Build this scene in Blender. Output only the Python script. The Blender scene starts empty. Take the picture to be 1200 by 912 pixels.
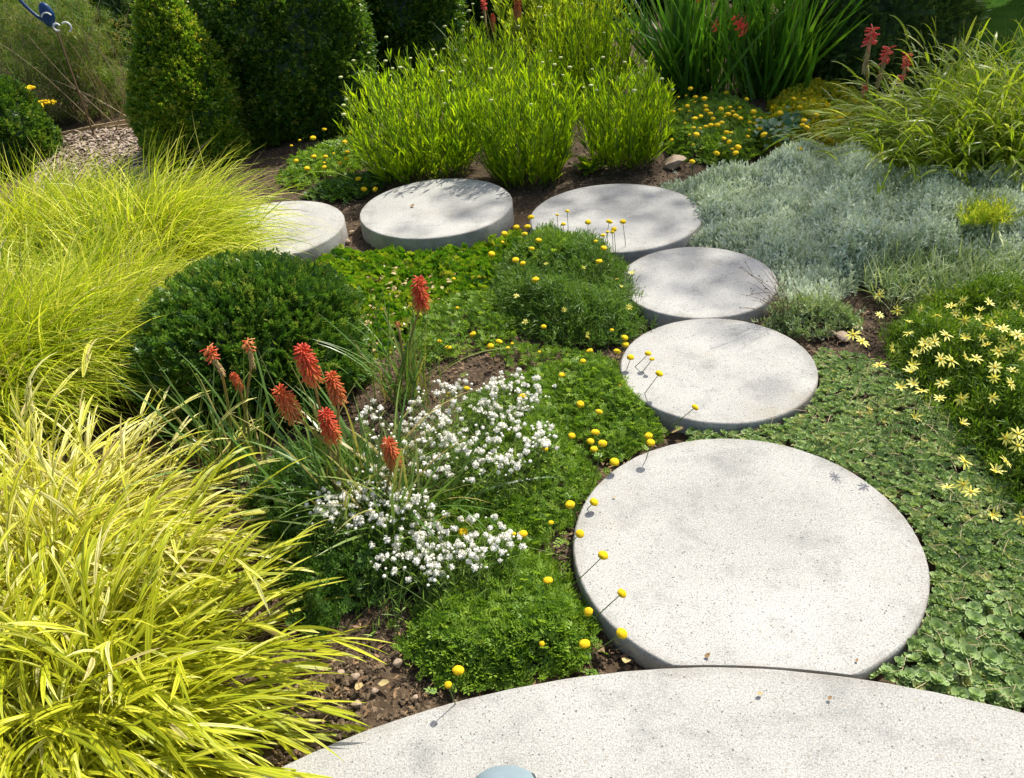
import bpy, math
import numpy as np
from mathutils import Matrix, Vector

# ------------------------------------------------------------------ camera, world, sun, exposure
SC = bpy.context.scene
COL = SC.collection
F_PX, PITCH, ROLL, CAM_H = 983.0, math.radians(34.41), math.radians(-5.11), 1.6
cam_d = bpy.data.cameras.new('camera')
cam = bpy.data.objects.new('camera', cam_d)
COL.objects.link(cam)
cam_d.sensor_width = 36.0
cam_d.lens = F_PX / 1200 * 36
cam_d.clip_start, cam_d.clip_end = 0.05, 300
_fw = Vector((0, math.cos(PITCH), -math.sin(PITCH)))
_up = Vector((0, math.sin(PITCH), math.cos(PITCH)))
_rx = Vector((1, 0, 0))
_cr = _rx * math.cos(ROLL) + _up * math.sin(ROLL)
_cu = -_rx * math.sin(ROLL) + _up * math.cos(ROLL)
_m = Matrix((_cr, _cu, -_fw)).transposed().to_4x4()
_m.translation = (0, 0, CAM_H)
cam.matrix_world = _m
SC.camera = cam

SUN_AZ, SUN_EL = 43.0, 52.0          # degrees right of the viewing direction, above the horizon
_az, _el = math.radians(SUN_AZ), math.radians(SUN_EL)
SUN_DIR = Vector((math.sin(_az) * math.cos(_el), math.cos(_az) * math.cos(_el), math.sin(_el)))
world = bpy.data.worlds.new('World')
SC.world = world
world.use_nodes = True
_nt = world.node_tree
_sky = _nt.nodes.new('ShaderNodeTexSky')
_sky.sky_type = 'NISHITA'
_sky.sun_disc = False
_sky.sun_elevation = _el
_sky.sun_rotation = _az
_sky.air_density = 0.8
_sky.dust_density = 3.0
_sky.ozone_density = 0.6
_nt.links.new(_sky.outputs[0], _nt.nodes['Background'].inputs[0])
_nt.nodes['Background'].inputs[1].default_value = 0.15
sun_d = bpy.data.lights.new('sun', 'SUN')
sun = bpy.data.objects.new('sun', sun_d)
COL.objects.link(sun)
sun_d.energy = 4.8
sun_d.angle = math.radians(0.55)
sun_d.color = (1.0, 0.955, 0.87)
sun.rotation_euler = SUN_DIR.to_track_quat('Z', 'Y').to_euler()
sun.location = (4, 4, 8)
SC.view_settings.view_transform = 'Standard'
SC.view_settings.look = 'None'
SC.view_settings.gamma = 1.0
SC.view_settings.exposure = 0.52
SC.render.engine = 'CYCLES'
SC.cycles.use_denoising = True
SC.cycles.max_bounces = 7
SC.cycles.diffuse_bounces = 4
SC.cycles.transmission_bounces = 5
SC.cycles.transparent_max_bounces = 4
SC.cycles.sample_clamp_indirect = 6

# ------------------------------------------------------------------ pixel -> ground (1200 x 912 pixel grid)
def G(x, y, z=0.0):
    a = (np.asarray(x, float) - 600) / F_PX
    b = -(np.asarray(y, float) - 456) / F_PX
    c, s = math.cos(ROLL), math.sin(ROLL)
    a, b = c * a - s * b, s * a + c * b
    d = np.stack([a, math.cos(PITCH) + b * math.sin(PITCH), -math.sin(PITCH) + b * math.cos(PITCH)], -1)
    t = (np.asarray(z, float) - CAM_H) / d[..., 2]
    return d * t[..., None] + np.array([0, 0, CAM_H])

def soil_z(x, y):
    x = np.asarray(x, float); y = np.asarray(y, float)
    return (-0.032 - 0.026 * np.clip(y - 1.8, 0, 2.4) + 0.03 * np.clip(y - 5.0, 0, 3)
            + 0.008 * np.sin(2.3 * x + 1) * np.cos(1.9 * y) + 0.005 * np.sin(6.1 * x - 2 * y))

def GS(x, y, h=0.0):
    """pixel -> point h above the soil"""
    p = G(x, y, -0.06 + h)
    for _ in range(3):
        p = G(x, y, soil_z(p[..., 0], p[..., 1]) + h)
    return p

# ------------------------------------------------------------------ object helpers
def put(o, label=None, cat=None, group=None, kind=None):
    if label: o['label'] = label
    if cat: o['category'] = cat
    if group: o['group'] = group
    if kind: o['kind'] = kind
    return o

def thing(name, label, cat, loc, group=None):
    o = bpy.data.objects.new(name, None)
    COL.objects.link(o)
    o.empty_display_size = 0.05
    o.location = [float(v) for v in loc]
    return put(o, label, cat, group)

def part(name, me, parent=None, mat=None, kind=None, matrix=None):
    o = bpy.data.objects.new(name, me)
    COL.objects.link(o)
    if mat is not None and not me.materials:
        me.materials.append(mat)
    if matrix is not None:
        o.matrix_world = matrix
    if parent is not None:
        o.parent = parent
        o.matrix_parent_inverse = WORLD[parent.name].inverted()
    WORLD[o.name] = o.matrix_basis.copy() if matrix is None else matrix.copy()
    if kind: o['kind'] = kind
    return o
WORLD = {}
_thing0 = thing
def thing(name, label, cat, loc, group=None):
    o = _thing0(name, label, cat, loc, group)
    WORLD[o.name] = Matrix.Translation(o.location)
    return o

class Geo:
    def __init__(s):
        s.v, s.q, s.t, s.uv, s.r, s.n = [], [], [], [], [], 0
    def add(s, v, q=None, t=None, uv=None, r=None):
        v = np.asarray(v, float).reshape(-1, 3)
        n = len(v)
        s.v.append(v)
        if q is not None and len(q): s.q.append(np.asarray(q, int).reshape(-1, 4) + s.n)
        if t is not None and len(t): s.t.append(np.asarray(t, int).reshape(-1, 3) + s.n)
        s.uv.append(np.zeros((n, 2)) if uv is None else np.asarray(uv, float).reshape(-1, 2))
        s.r.append(np.full(n, 0.5) if r is None else np.broadcast_to(np.asarray(r, float), (n,)) if np.ndim(r) == 0 else np.asarray(r, float).reshape(-1))
        s.n += n
        return s
    def mesh(s, name, mat=None, smooth=True):
        v = np.concatenate(s.v)
        q = np.concatenate(s.q) if s.q else np.zeros((0, 4), int)
        t = np.concatenate(s.t) if s.t else np.zeros((0, 3), int)
        uv = np.concatenate(s.uv); r = np.concatenate(s.r)
        me = bpy.data.meshes.new(name)
        me.vertices.add(len(v)); me.vertices.foreach_set('co', v.astype(np.float32).ravel())
        li = np.concatenate([q.ravel(), t.ravel()]).astype(np.int32)
        me.loops.add(len(li)); me.loops.foreach_set('vertex_index', li)
        st = np.concatenate([np.arange(len(q)) * 4, len(q) * 4 + np.arange(len(t)) * 3]).astype(np.int32)
        me.polygons.add(len(st)); me.polygons.foreach_set('loop_start', st)
        me.polygons.foreach_set('use_smooth', np.full(len(st), smooth))
        ul = me.uv_layers.new(name='UVMap')
        ul.data.foreach_set('uv', uv[li].astype(np.float32).ravel())
        at = me.attributes.new('rnd', 'FLOAT', 'POINT')
        at.data.foreach_set('value', r.astype(np.float32))
        me.update(calc_edges=True)
        if mat is not None: me.materials.append(mat)
        return me

def unit(a):
    return a / np.maximum(np.linalg.norm(a, axis=-1, keepdims=True), 1e-9)

def frames(d, up=None, roll=None):
    """rotation matrices whose columns are side, axis d, normal"""
    d = unit(np.asarray(d, float))
    if up is None: up = np.array([0, 0, 1.0])
    up = np.broadcast_to(up, d.shape)
    x = np.cross(d, up)
    bad = np.linalg.norm(x, axis=-1) < 1e-4
    x[bad] = [1, 0, 0]
    x = unit(x)
    z = np.cross(x, d)
    if roll is not None:
        c, s = np.cos(roll)[:, None], np.sin(roll)[:, None]
        x, z = c * x + s * z, -s * x + c * z
    return np.stack([x, d, z], -1)

def stamp(g, T, loc, R, sc, rnd):
    """copy the template T = (verts, quads, tris, uv) to N places"""
    tv, tq, tt, tuv = T[:4]
    N = len(loc)
    if N == 0: return
    sc = np.broadcast_to(np.asarray(sc, float).reshape(-1, 1) if np.ndim(sc) < 2 else np.asarray(sc, float), (N, 3 if np.ndim(sc) == 2 else 1))
    v = tv[None] * sc[:, None, :]
    v = np.einsum('nij,nkj->nki', R, v) + loc[:, None, :]
    off = (np.arange(N) * len(tv))[:, None, None]
    q = (tq[None] + off).reshape(-1, 4) if len(tq) else None
    t = (tt[None] + off).reshape(-1, 3) if len(tt) else None
    r = np.repeat(np.asarray(rnd, float), len(tv))
    if len(T) > 4:
        r = np.clip(r + np.tile(T[4], N), 0, 1)
    g.add(v.reshape(-1, 3), q, t, np.tile(tuv, (N, 1)), r)

def blades(g, base, d0, length, width, droop, rng, nseg=5, twist=0.5, taper=1.0, rnd=None, wbase=0.6, wobble=.06):
    """strips that start along d0 and bend under their weight"""
    N = len(base)
    d = unit(d0); p = base.copy()
    tw = rng.normal(0, twist, N)
    wob = rng.normal(0, wobble, (N, 3))
    V = np.zeros((N, nseg + 1, 2, 3)); UV = np.zeros((N, nseg + 1, 2, 2))
    for k in range(nseg + 1):
        s = k / nseg
        R = frames(d, roll=tw)
        side = R[:, :, 0]
        w = width * (wbase + (1 - wbase) * min(1, s * 4)) * (1 - s ** (2.2 * taper)) ** 0.8 + 0.0004
        V[:, k, 0] = p - side * (w / 2)[:, None]; V[:, k, 1] = p + side * (w / 2)[:, None]
        UV[:, k, 0] = (0, s); UV[:, k, 1] = (1, s)
        p = p + d * (length / nseg)[:, None]
        d = d + wob / nseg
        d[:, 2] -= droop / nseg * (0.5 + s)
        d = unit(d)
    vi = np.arange(N)[:, None] * (2 * (nseg + 1)) + np.arange(nseg)[None] * 2
    q = np.stack([vi, vi + 1, vi + 3, vi + 2], -1).reshape(-1, 4)
    if rnd is None: rnd = rng.random(N)
    g.add(V.reshape(-1, 3), q, None, UV.reshape(-1, 2), np.repeat(rnd, 2 * (nseg + 1)))

def tubes(g, P, rad, sides=3, rnd=None):
    """P: (N, K, 3) centre lines, rad: (N, K)"""
    N, K = P.shape[:2]
    d = np.gradient(P, axis=1)
    R = frames(d.reshape(-1, 3) + 1e-6, up=np.array([0.13, 0.97, 0.2])).reshape(N, K, 3, 3)
    a = np.arange(sides) / sides * 2 * np.pi
    V = P[:, :, None] + (R[..., 0][:, :, None] * np.cos(a)[None, None, :, None] + R[..., 2][:, :, None] * np.sin(a)[None, None, :, None]) * rad[:, :, None, None]
    i = (np.arange(N)[:, None, None] * K * sides + np.arange(K - 1)[None, :, None] * sides + np.arange(sides)[None, None])
    j = (np.arange(N)[:, None, None] * K * sides + np.arange(K - 1)[None, :, None] * sides + ((np.arange(sides) + 1) % sides)[None, None])
    q = np.stack([i, j, j + sides, i + sides], -1).reshape(-1, 4)
    uv = np.zeros((N, K, sides, 2)); uv[..., 1] = (np.arange(K) / (K - 1))[None, :, None]
    r = np.repeat(np.full(N, 0.5) if rnd is None else rnd, K * sides)
    g.add(V.reshape(-1, 3), q, None, uv.reshape(-1, 2), r)

def bez(a, b, c, K):
    s = np.linspace(0, 1, K)[None, :, None]
    a, b, c = [np.asarray(v, float).reshape(-1, 1, 3) for v in (a, b, c)]
    return (1 - s) ** 2 * a + 2 * s * (1 - s) * b + s * s * c

# ------------------------------------------------------------------ templates
def T_leaf(w=0.3, mid=0.45, fold=0.12, bend=-0.12):
    v = np.array([[0, 0, 0], [-w, mid * .7, fold * w], [0, mid * .7, 0], [w, mid * .7, fold * w],
                  [-w * .72, .78, fold * w + bend * .5], [0, .8, bend * .5], [w * .72, .78, fold * w + bend * .5], [0, 1, bend]])
    q = np.array([[1, 2, 5, 4], [2, 3, 6, 5]]); t = np.array([[0, 2, 1], [0, 3, 2], [4, 5, 7], [5, 6, 7]])
    uv = np.array([[.5, 0], [0, .3], [.5, .3], [1, .3], [0, .75], [.5, .75], [1, .75], [.5, 1]])
    return v, q, t, uv
def T_diamond(w=0.3, mid=0.5, fold=0.15):
    v = np.array([[0, 0, 0], [-w, mid, fold], [0, 1, 0], [w, mid, fold]], float)
    return v, np.zeros((0, 4), int), np.array([[0, 2, 1], [0, 3, 2]]), np.array([[.5, 0], [0, .5], [.5, 1], [1, .5]], float)
def T_spoon(w=.40, cup=.16):
    ys = (0, .35, .66, .88); ws = (.07, .19, .40, .30)
    v = []; uv = []
    for y, k in zip(ys, ws):
        k *= w / .4
        z = cup * y * y
        v += [[-k, y, z + k * .25], [0, y, z - .02], [k, y, z + k * .25]]; uv += [[0, y * .8], [.5, y * .8], [1, y * .8]]
    v.append([0, 1, cup]); uv.append([.5, 1.0])
    v = np.array(v); q = []
    for r in range(3):
        for c in range(2): q.append([3 * r + c, 3 * r + c + 1, 3 * r + c + 4, 3 * r + c + 3])
    uv = np.array(uv); uv[9] = (0, .95); uv[11] = (1, .95); uv[6] = (0, .9); uv[8] = (1, .9)
    return v, np.array(q), np.array([[9, 10, 12], [10, 11, 12]]), uv
def combine(parts):
    V, Q, Tt, U, Rr, n = [], [], [], [], [], 0
    for (T, M, t, rv) in parts:
        v = T[0] @ np.asarray(M).T + t
        V.append(v); Q.append(T[1] + n if len(T[1]) else np.zeros((0, 4), int)); Tt.append(T[2] + n if len(T[2]) else np.zeros((0, 3), int)); U.append(T[3])
        Rr.append(np.full(len(v), rv)); n += len(v)
    return np.concatenate(V), np.concatenate(Q), np.concatenate(Tt), np.concatenate(U), np.concatenate(Rr)
def fr1(d, up=(0, 0, 1)):
    return frames(np.array([d], float), np.array(up, float))[0]
def T_sprig(rng, n=10, needle=0.35, w=0.09, spread=1.0, up=0.25, flat=True, leafT=None):
    """a twig along +Y carrying leaves"""
    parts = []
    L = leafT or T_diamond(w / needle, 0.5, 0.05)
    for k in range(n):
        s = 0.08 + 0.9 * k / n
        a = (k % 2) * math.pi if flat else k * 2.4
        sd = np.array([math.cos(a), 0, math.sin(a)]) if flat else np.array([math.cos(a), 0, math.sin(a)])
        d = sd * spread * (1 - 0.4 * s) + np.array([0, 0.75 + s * .5, 0]) + (np.array([0, 0, up]) if flat else 0) + rng.normal(0, .12, 3)
        M = fr1(d, up=(0, 0, 1) if flat else (rng.normal(), .2, rng.normal())) * needle * rng.uniform(.75, 1.2) * (1 - .35 * s)
        parts.append((L, M, np.array([0, s, 0]), rng.normal(0, .08)))
    parts.append((T_diamond(0.03, .3, 0), np.eye(3), np.zeros(3), -.1))
    return combine(parts)
def T_rosette(rng, n=12, w=0.36, layers=3, lift=0.5, leaf=None):
    parts = []
    L = leaf or T_leaf(w, .8, .5, .12)
    for k in range(n):
        f = k / n
        a = k * 2.399 + rng.normal(0, .1)
        el = 0.12 + 1.15 * f * lift * 1.6
        d = np.array([math.cos(a) * math.cos(el), math.sin(a) * math.cos(el), math.sin(el)])
        ln = (1 - .62 * f) * rng.uniform(.85, 1.1)
        parts.append((L, fr1(d) * ln, np.array([0, 0, .04 + .22 * f]), rng.normal(0, .05) + .16 * f))
    return combine(parts)
def T_fern(rng, pairs=4, lobe=0.34, w=0.13):
    """a small divided leaf along +Y"""
    parts = []
    L = T_diamond(w / lobe * .9, .6, .1)
    for k in range(pairs):
        s = .22 + .68 * k / pairs
        for sg in (-1, 1):
            d = np.array([sg * .8, .62, .12 + rng.normal(0, .15)])
            parts.append((L, fr1(d) * lobe * (1.05 - .25 * abs(s - .5)) * rng.uniform(.8, 1.15), np.array([0, s, -.18 * s * s]), 0))
    parts.append((T_diamond(.16, .5, .05), np.diag([.42, .42, .42]), np.array([0, .72, -.12]), 0))
    parts.append((T_diamond(.035, .5, 0), np.diag([1, .9, 1]), np.zeros(3), 0))
    return combine(parts)
def ico(sub=1):
    import bmesh
    bm = bmesh.new(); bmesh.ops.create_icosphere(bm, subdivisions=sub, radius=1)
    v = np.array([x.co[:] for x in bm.verts]); t = np.array([[x.index for x in f.verts] for f in bm.faces])
    bm.free()
    return v, np.zeros((0, 4), int), t, v[:, :2] * .5 + .5

# ------------------------------------------------------------------ materials
def nodes_of(name):
    m = bpy.data.materials.new(name); m.use_nodes = True
    nt = m.node_tree; nt.nodes.clear()
    return m, nt, nt.nodes.new, nt.links.new
def leaf_mat(name, cols, trans=0.4, rough=0.45, spec=0.4, stripe=None, tipc=None, patch=0.25, patch_scale=4.0, tint=(1.0, 1.0, .55), obj_rnd=False):
    """cols: list of linear colours picked by the per-leaf random number"""
    m, nt, N, L = nodes_of(name)
    at = N('ShaderNodeAttribute'); at.attribute_name = 'rnd'
    val = at.outputs['Fac']
    if obj_rnd:
        oi = N('ShaderNodeObjectInfo'); ad = N('ShaderNodeMath'); ad.operation = 'ADD'
        sb = N('ShaderNodeMath'); sb.operation = 'MULTIPLY_ADD'; sb.inputs[1].default_value = .8; sb.inputs[2].default_value = -.4
        L(oi.outputs['Random'], sb.inputs[0]); L(val, ad.inputs[0]); L(sb.outputs[0], ad.inputs[1]); val = ad.outputs[0]
    ns = N('ShaderNodeTexNoise'); ns.inputs['Scale'].default_value = patch_scale; ns.inputs['Detail'].default_value = 3
    ge = N('ShaderNodeNewGeometry'); L(ge.outputs['Position'], ns.inputs['Vector'])
    ma = N('ShaderNodeMath'); ma.operation = 'MULTIPLY_ADD'; ma.inputs[1].default_value = patch * 2; ma.inputs[2].default_value = -patch
    L(ns.outputs['Fac'], ma.inputs[0])
    sm = N('ShaderNodeMath'); sm.operation = 'ADD'; sm.use_clamp = True
    L(val, sm.inputs[0]); L(ma.outputs[0], sm.inputs[1])
    cr = N('ShaderNodeValToRGB')
    el = cr.color_ramp.elements
    while len(el) < len(cols): el.new(.5)
    for i, c in enumerate(cols):
        el[i].position = i / max(1, len(cols) - 1); el[i].color = (*c, 1)
    L(sm.outputs[0], cr.inputs[0])
    col = cr.outputs[0]
    uvn = N('ShaderNodeUVMap'); sx = N('ShaderNodeSeparateXYZ'); L(uvn.outputs[0], sx.inputs[0])
    if stripe:
        c2, freq, amt = stripe
        wv = N('ShaderNodeMath'); wv.operation = 'MULTIPLY'; wv.inputs[1].default_value = freq; L(sx.outputs[0], wv.inputs[0])
        ph = N('ShaderNodeMath'); ph.operation = 'MULTIPLY_ADD'; ph.inputs[1].default_value = 9.0; L(at.outputs['Fac'], ph.inputs[0]); L(wv.outputs[0], ph.inputs[2])
        sn = N('ShaderNodeMath'); sn.operation = 'SINE'; L(ph.outputs[0], sn.inputs[0])
        mr = N('ShaderNodeMapRange'); mr.inputs[1].default_value = .1; mr.inputs[2].default_value = .55; mr.inputs[4].default_value = amt; L(sn.outputs[0], mr.inputs[0])
        mx = N('ShaderNodeMix'); mx.data_type = 'RGBA'; L(mr.outputs[0], mx.inputs[0]); L(col, mx.inputs[6]); mx.inputs[7].default_value = (*c2, 1); col = mx.outputs[2]
    if tipc:
        c2, p0, p1 = tipc
        mr = N('ShaderNodeMapRange'); mr.inputs[1].default_value = p0; mr.inputs[2].default_value = p1; L(sx.outputs[1], mr.inputs[0])
        mx = N('ShaderNodeMix'); mx.data_type = 'RGBA'; L(mr.outputs[0], mx.inputs[0]); L(col, mx.inputs[6]); mx.inputs[7].default_value = (*c2, 1); col = mx.outputs[2]
    pb = N('ShaderNodeBsdfPrincipled'); pb.inputs['Roughness'].default_value = rough; pb.inputs['Specular IOR Level'].default_value = spec
    L(col, pb.inputs['Base Color'])
    out = N('ShaderNodeOutputMaterial')
    if trans > 0:
        tr = N('ShaderNodeBsdfTranslucent')
        tm = N('ShaderNodeMix'); tm.data_type = 'RGBA'; tm.blend_type = 'MULTIPLY'; tm.inputs[0].default_value = 1; tm.inputs[7].default_value = (*[1.25 * k for k in tint], 1)
        L(col, tm.inputs[6]); L(tm.outputs[2], tr.inputs[0])
        ms = N('ShaderNodeMixShader'); ms.inputs[0].default_value = trans
        L(pb.outputs[0], ms.inputs[1]); L(tr.outputs[0], ms.inputs[2]); L(ms.outputs[0], out.inputs[0])
    else:
        L(pb.outputs[0], out.inputs[0])
    return m

def concrete_mat():
    m, nt, N, L = nodes_of('exposed_concrete')
    tc = N('ShaderNodeTexCoord'); oi = N('ShaderNodeObjectInfo')
    ad = N('ShaderNodeVectorMath'); ad.operation = 'MULTIPLY_ADD'; ad.inputs[1].default_value = (1, 1, 1)
    L(tc.outputs['Object'], ad.inputs[0])
    cb = N('ShaderNodeCombineXYZ'); mu = N('ShaderNodeMath'); mu.operation = 'MULTIPLY'; mu.inputs[1].default_value = 37
    L(oi.outputs['Random'], mu.inputs[0]); L(mu.outputs[0], cb.inputs[0]); L(mu.outputs[0], cb.inputs[1]); L(cb.outputs[0], ad.inputs[2])
    V = ad.outputs[0]
    def noise(sc, det=3, rough=.55):
        n = N('ShaderNodeTexNoise'); n.inputs['Scale'].default_value = sc; n.inputs['Detail'].default_value = det; n.inputs['Roughness'].default_value = rough; L(V, n.inputs['Vector']); return n.outputs['Fac']
    def ramp(f, a, b, c0, c1):
        r = N('ShaderNodeValToRGB'); r.color_ramp.elements[0].position = a; r.color_ramp.elements[1].position = b
        r.color_ramp.elements[0].color = (*c0, 1); r.color_ramp.elements[1].color = (*c1, 1); L(f, r.inputs[0]); return r.outputs[0]
    def mix(f, a, b, mode='MIX', v=None):
        x = N('ShaderNodeMix'); x.data_type = 'RGBA'; x.blend_type = mode
        if v is not None: x.inputs[0].default_value = v
        else: L(f, x.inputs[0])
        L(a, x.inputs[6]); L(b, x.inputs[7]); return x.outputs[2]
    dn = N('ShaderNodeTexNoise'); dn.inputs['Scale'].default_value = 170; L(V, dn.inputs['Vector'])
    dv = N('ShaderNodeVectorMath'); dv.operation = 'MULTIPLY_ADD'; dv.inputs[1].default_value = (.007, .007, .007); L(dn.outputs['Color'], dv.inputs[0]); L(V, dv.inputs[2])
    VD = dv.outputs[0]
    base = ramp(noise(2.2, 5), .3, .72, (.355, .350, .322), (.50, .492, .455))
    grain = ramp(noise(240, 3, .75), .32, .66, (.50, .50, .49), (1.12, 1.12, 1.10))
    c = mix(None, base, grain, 'MULTIPLY', .95)
    # dark and pale aggregate grains
    def grains(scale, thr, dark, seedoff):
        vo = N('ShaderNodeTexVoronoi'); vo.inputs['Scale'].default_value = scale
        of = N('ShaderNodeVectorMath'); of.operation = 'ADD'; of.inputs[1].default_value = (seedoff, seedoff * .7, 0); L(VD, of.inputs[0]); L(of.outputs[0], vo.inputs['Vector'])
        sp = N('ShaderNodeSeparateXYZ'); L(vo.outputs['Color'], sp.inputs[0])
        lt = N('ShaderNodeMath'); lt.operation = 'LESS_THAN'; lt.inputs[1].default_value = thr; L(sp.outputs[0], lt.inputs[0])
        ds = N('ShaderNodeMath'); ds.operation = 'LESS_THAN'; ds.inputs[1].default_value = .33; L(vo.outputs['Distance'], ds.inputs[0])
        ml = N('ShaderNodeMath'); ml.operation = 'MULTIPLY'; L(lt.outputs[0], ml.inputs[0]); L(ds.outputs[0], ml.inputs[1])
        rgb = N('ShaderNodeRGB'); rgb.outputs[0].default_value = (*dark, 1)
        return ml.outputs[0], rgb.outputs[0]
    for a in ((330, .27, (.24, .235, .22), 0), (230, .13, (.15, .145, .14), 3.3), (380, .18, (.53, .52, .48), 5.1), (150, .035, (.12, .115, .105), 7.7), (110, .04, (.30, .27, .22), 1.7)):
        f, d = grains(*a); c = mix(f, c, d)
    # weather stains
    st = ramp(noise(7, 7, .72), .5, .70, (1, 1, 1), (.60, .615, .625))
    c = mix(None, c, st, 'MULTIPLY', .8)
    st2 = ramp(noise(3.1, 6, .6), .6, .8, (1, 1, 1), (.93, .85, .70))
    c = mix(None, c, st2, 'MULTIPLY', .8)
    # soil splash and lichen along the rims
    at = N('ShaderNodeAttribute'); at.attribute_name = 'rnd'
    nm = N('ShaderNodeMath'); nm.operation = 'MULTIPLY'; L(at.outputs['Fac'], nm.inputs[0]); L(noise(9, 7, .7), nm.inputs[1])
    rf = ramp(nm.outputs[0], .36, .62, (0, 0, 0), (1, 1, 1))
    dirt = N('ShaderNodeRGB'); dirt.outputs[0].default_value = (.20, .175, .135, 1)
    sc_ = N('ShaderNodeMath'); sc_.operation = 'MULTIPLY'; sc_.inputs[1].default_value = .62; L(rf, sc_.inputs[0])
    c = mix(sc_.outputs[0], c, dirt.outputs[0])
    pb = N('ShaderNodeBsdfPrincipled'); pb.inputs['Roughness'].default_value = .78; pb.inputs['Specular IOR Level'].default_value = .3
    L(c, pb.inputs['Base Color'])
    bp = N('ShaderNodeBump'); bp.inputs['Strength'].default_value = .35; bp.inputs['Distance'].default_value = .003; L(noise(260, 3), bp.inputs['Height']); L(bp.outputs[0], pb.inputs['Normal'])
    out = N('ShaderNodeOutputMaterial'); L(pb.outputs[0], out.inputs[0])
    return m

def rough_mat(name, c0, c1, scale=30, c2=None, rough=.9, bump=.5, bdist=.01, spec=.25, rnd=False, metal=0):
    m, nt, N, L = nodes_of(name)
    tc = N('ShaderNodeTexCoord')
    n = N('ShaderNodeTexNoise'); n.inputs['Scale'].default_value = scale; n.inputs['Detail'].default_value = 6; n.inputs['Roughness'].default_value = .65
    L(tc.outputs['Object'], n.inputs['Vector'])
    f = n.outputs['Fac']
    if rnd:
        at = N('ShaderNodeAttribute'); at.attribute_name = 'rnd'
        av = N('ShaderNodeMath'); av.operation = 'MULTIPLY_ADD'; av.inputs[1].default_value = .75; L(at.outputs['Fac'], av.inputs[0])
        h = N('ShaderNodeMath'); h.operation = 'MULTIPLY'; h.inputs[1].default_value = .25; L(f, h.inputs[0]); L(h.outputs[0], av.inputs[2]); f = av.outputs[0]
    r = N('ShaderNodeValToRGB'); r.color_ramp.elements[0].position = .25 if not rnd else 0; r.color_ramp.elements[1].position = .75 if not rnd else 1
    r.color_ramp.elements[0].color = (*c0, 1); r.color_ramp.elements[1].color = (*c1, 1)
    if c2: e = r.color_ramp.elements.new(.5); e.color = (*c2, 1)
    L(f, r.inputs[0])
    pb = N('ShaderNodeBsdfPrincipled'); pb.inputs['Roughness'].default_value = rough; pb.inputs['Specular IOR Level'].default_value = spec; pb.inputs['Metallic'].default_value = metal
    L(r.outputs[0], pb.inputs['Base Color'])
    if bump:
        b = N('ShaderNodeBump'); b.inputs['Strength'].default_value = bump; b.inputs['Distance'].default_value = bdist; L(n.outputs['Fac'], b.inputs['Height']); L(b.outputs[0], pb.inputs['Normal'])
    out = N('ShaderNodeOutputMaterial'); L(pb.outputs[0], out.inputs[0])
    return m

M = {}
M['concrete'] = concrete_mat()
M['soil'] = rough_mat('dark_soil', (.030, .020, .012), (.14, .095, .055), 55, c2=(.075, .050, .028), bump=1.0, bdist=.014)
M['clod'] = rough_mat('soil_crumbs', (.035, .024, .014), (.21, .15, .092), 60, rnd=True, bump=.5, bdist=.004)
M['pebble'] = rough_mat('flint_pebble', (.16, .10, .065), (.48, .38, .27), 40, rough=.7, bump=.2, bdist=.002)
M['chips'] = rough_mat('wood_chips', (.16, .10, .06), (.55, .46, .36), 40, rnd=True, bump=.2, bdist=.002)
M['lawn_soil'] = rough_mat('lawn_ground', (.02, .055, .008), (.045, .09, .014), 6, bump=.4, spec=0.0, rough=1.0)
M['lawn'] = leaf_mat('lawn_grass', [(.025, .085, .008), (.06, .14, .015)], .3, .9, .0)
M['gold'] = leaf_mat('golden_striped_blade', [(.42, .44, .016), (.66, .63, .035), (.80, .75, .13), (.84, .78, .36), (.58, .40, .18)], .40, .42, .3, stripe=((.20, .28, .012), 8.0, .75), patch=.12, obj_rnd=True, tint=(1, .97, .5))
M['lime_grass'] = leaf_mat('fine_lime_blade', [(.14, .24, .010), (.39, .48, .018), (.64, .68, .045), (.74, .70, .18)], .42, .42, .4, patch=.25, patch_scale=2.2)
M['shade_grass'] = leaf_mat('green_gold_blade', [(.22, .35, .012), (.44, .54, .03), (.68, .70, .17)], .48, .4, .45, stripe=((.12, .22, .012), 7.0, .6), obj_rnd=True, tipc=((.66, .58, .30), .8, 1.0))
M['yew'] = leaf_mat('yew_needles', [(.026, .075, .013), (.065, .155, .018), (.14, .25, .03), (.28, .30, .06)], .32, .33, .5, patch=.3, patch_scale=7)
M['yew_dark'] = leaf_mat('dark_yew_needles', [(.06, .12, .026), (.12, .21, .04), (.30, .34, .08)], .34, .45, .35, patch=.25)
M['box'] = leaf_mat('hedge_leaves', [(.030, .085, .012), (.07, .16, .016), (.15, .26, .024), (.32, .32, .05)], .35, .32, .5, patch=.3, patch_scale=5)
M['box_light'] = leaf_mat('bright_hedge_leaves', [(.055, .14, .012), (.14, .28, .016), (.32, .42, .03), (.54, .46, .06)], .35, .32, .5, patch=.3, patch_scale=4)
M['poker_leaf'] = leaf_mat('poker_blade', [(.05, .125, .020), (.10, .20, .032), (.18, .26, .05), (.44, .30, .11)], .3, .35, .5, patch=.1, obj_rnd=True, tipc=((.34, .25, .08), .93, 1.0))
M['helenium'] = leaf_mat('fresh_green_leaf', [(.12, .25, .006), (.28, .43, .008), (.48, .57, .018)], .55, .42, .35, patch=.25, patch_scale=3)
M['lime'] = leaf_mat('lime_leaf', [(.20, .32, .015), (.40, .50, .03), (.56, .57, .07)], .5, .42, .3)
M['croc'] = leaf_mat('sword_leaf', [(.035, .11, .012), (.075, .20, .016), (.16, .31, .02)], .42, .4, .4, obj_rnd=True)
M['cotula'] = leaf_mat('ferny_leaf', [(.085, .18, .016), (.19, .32, .028), (.35, .47, .07)], .4, .48, .35, patch=.3, patch_scale=5)
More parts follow.
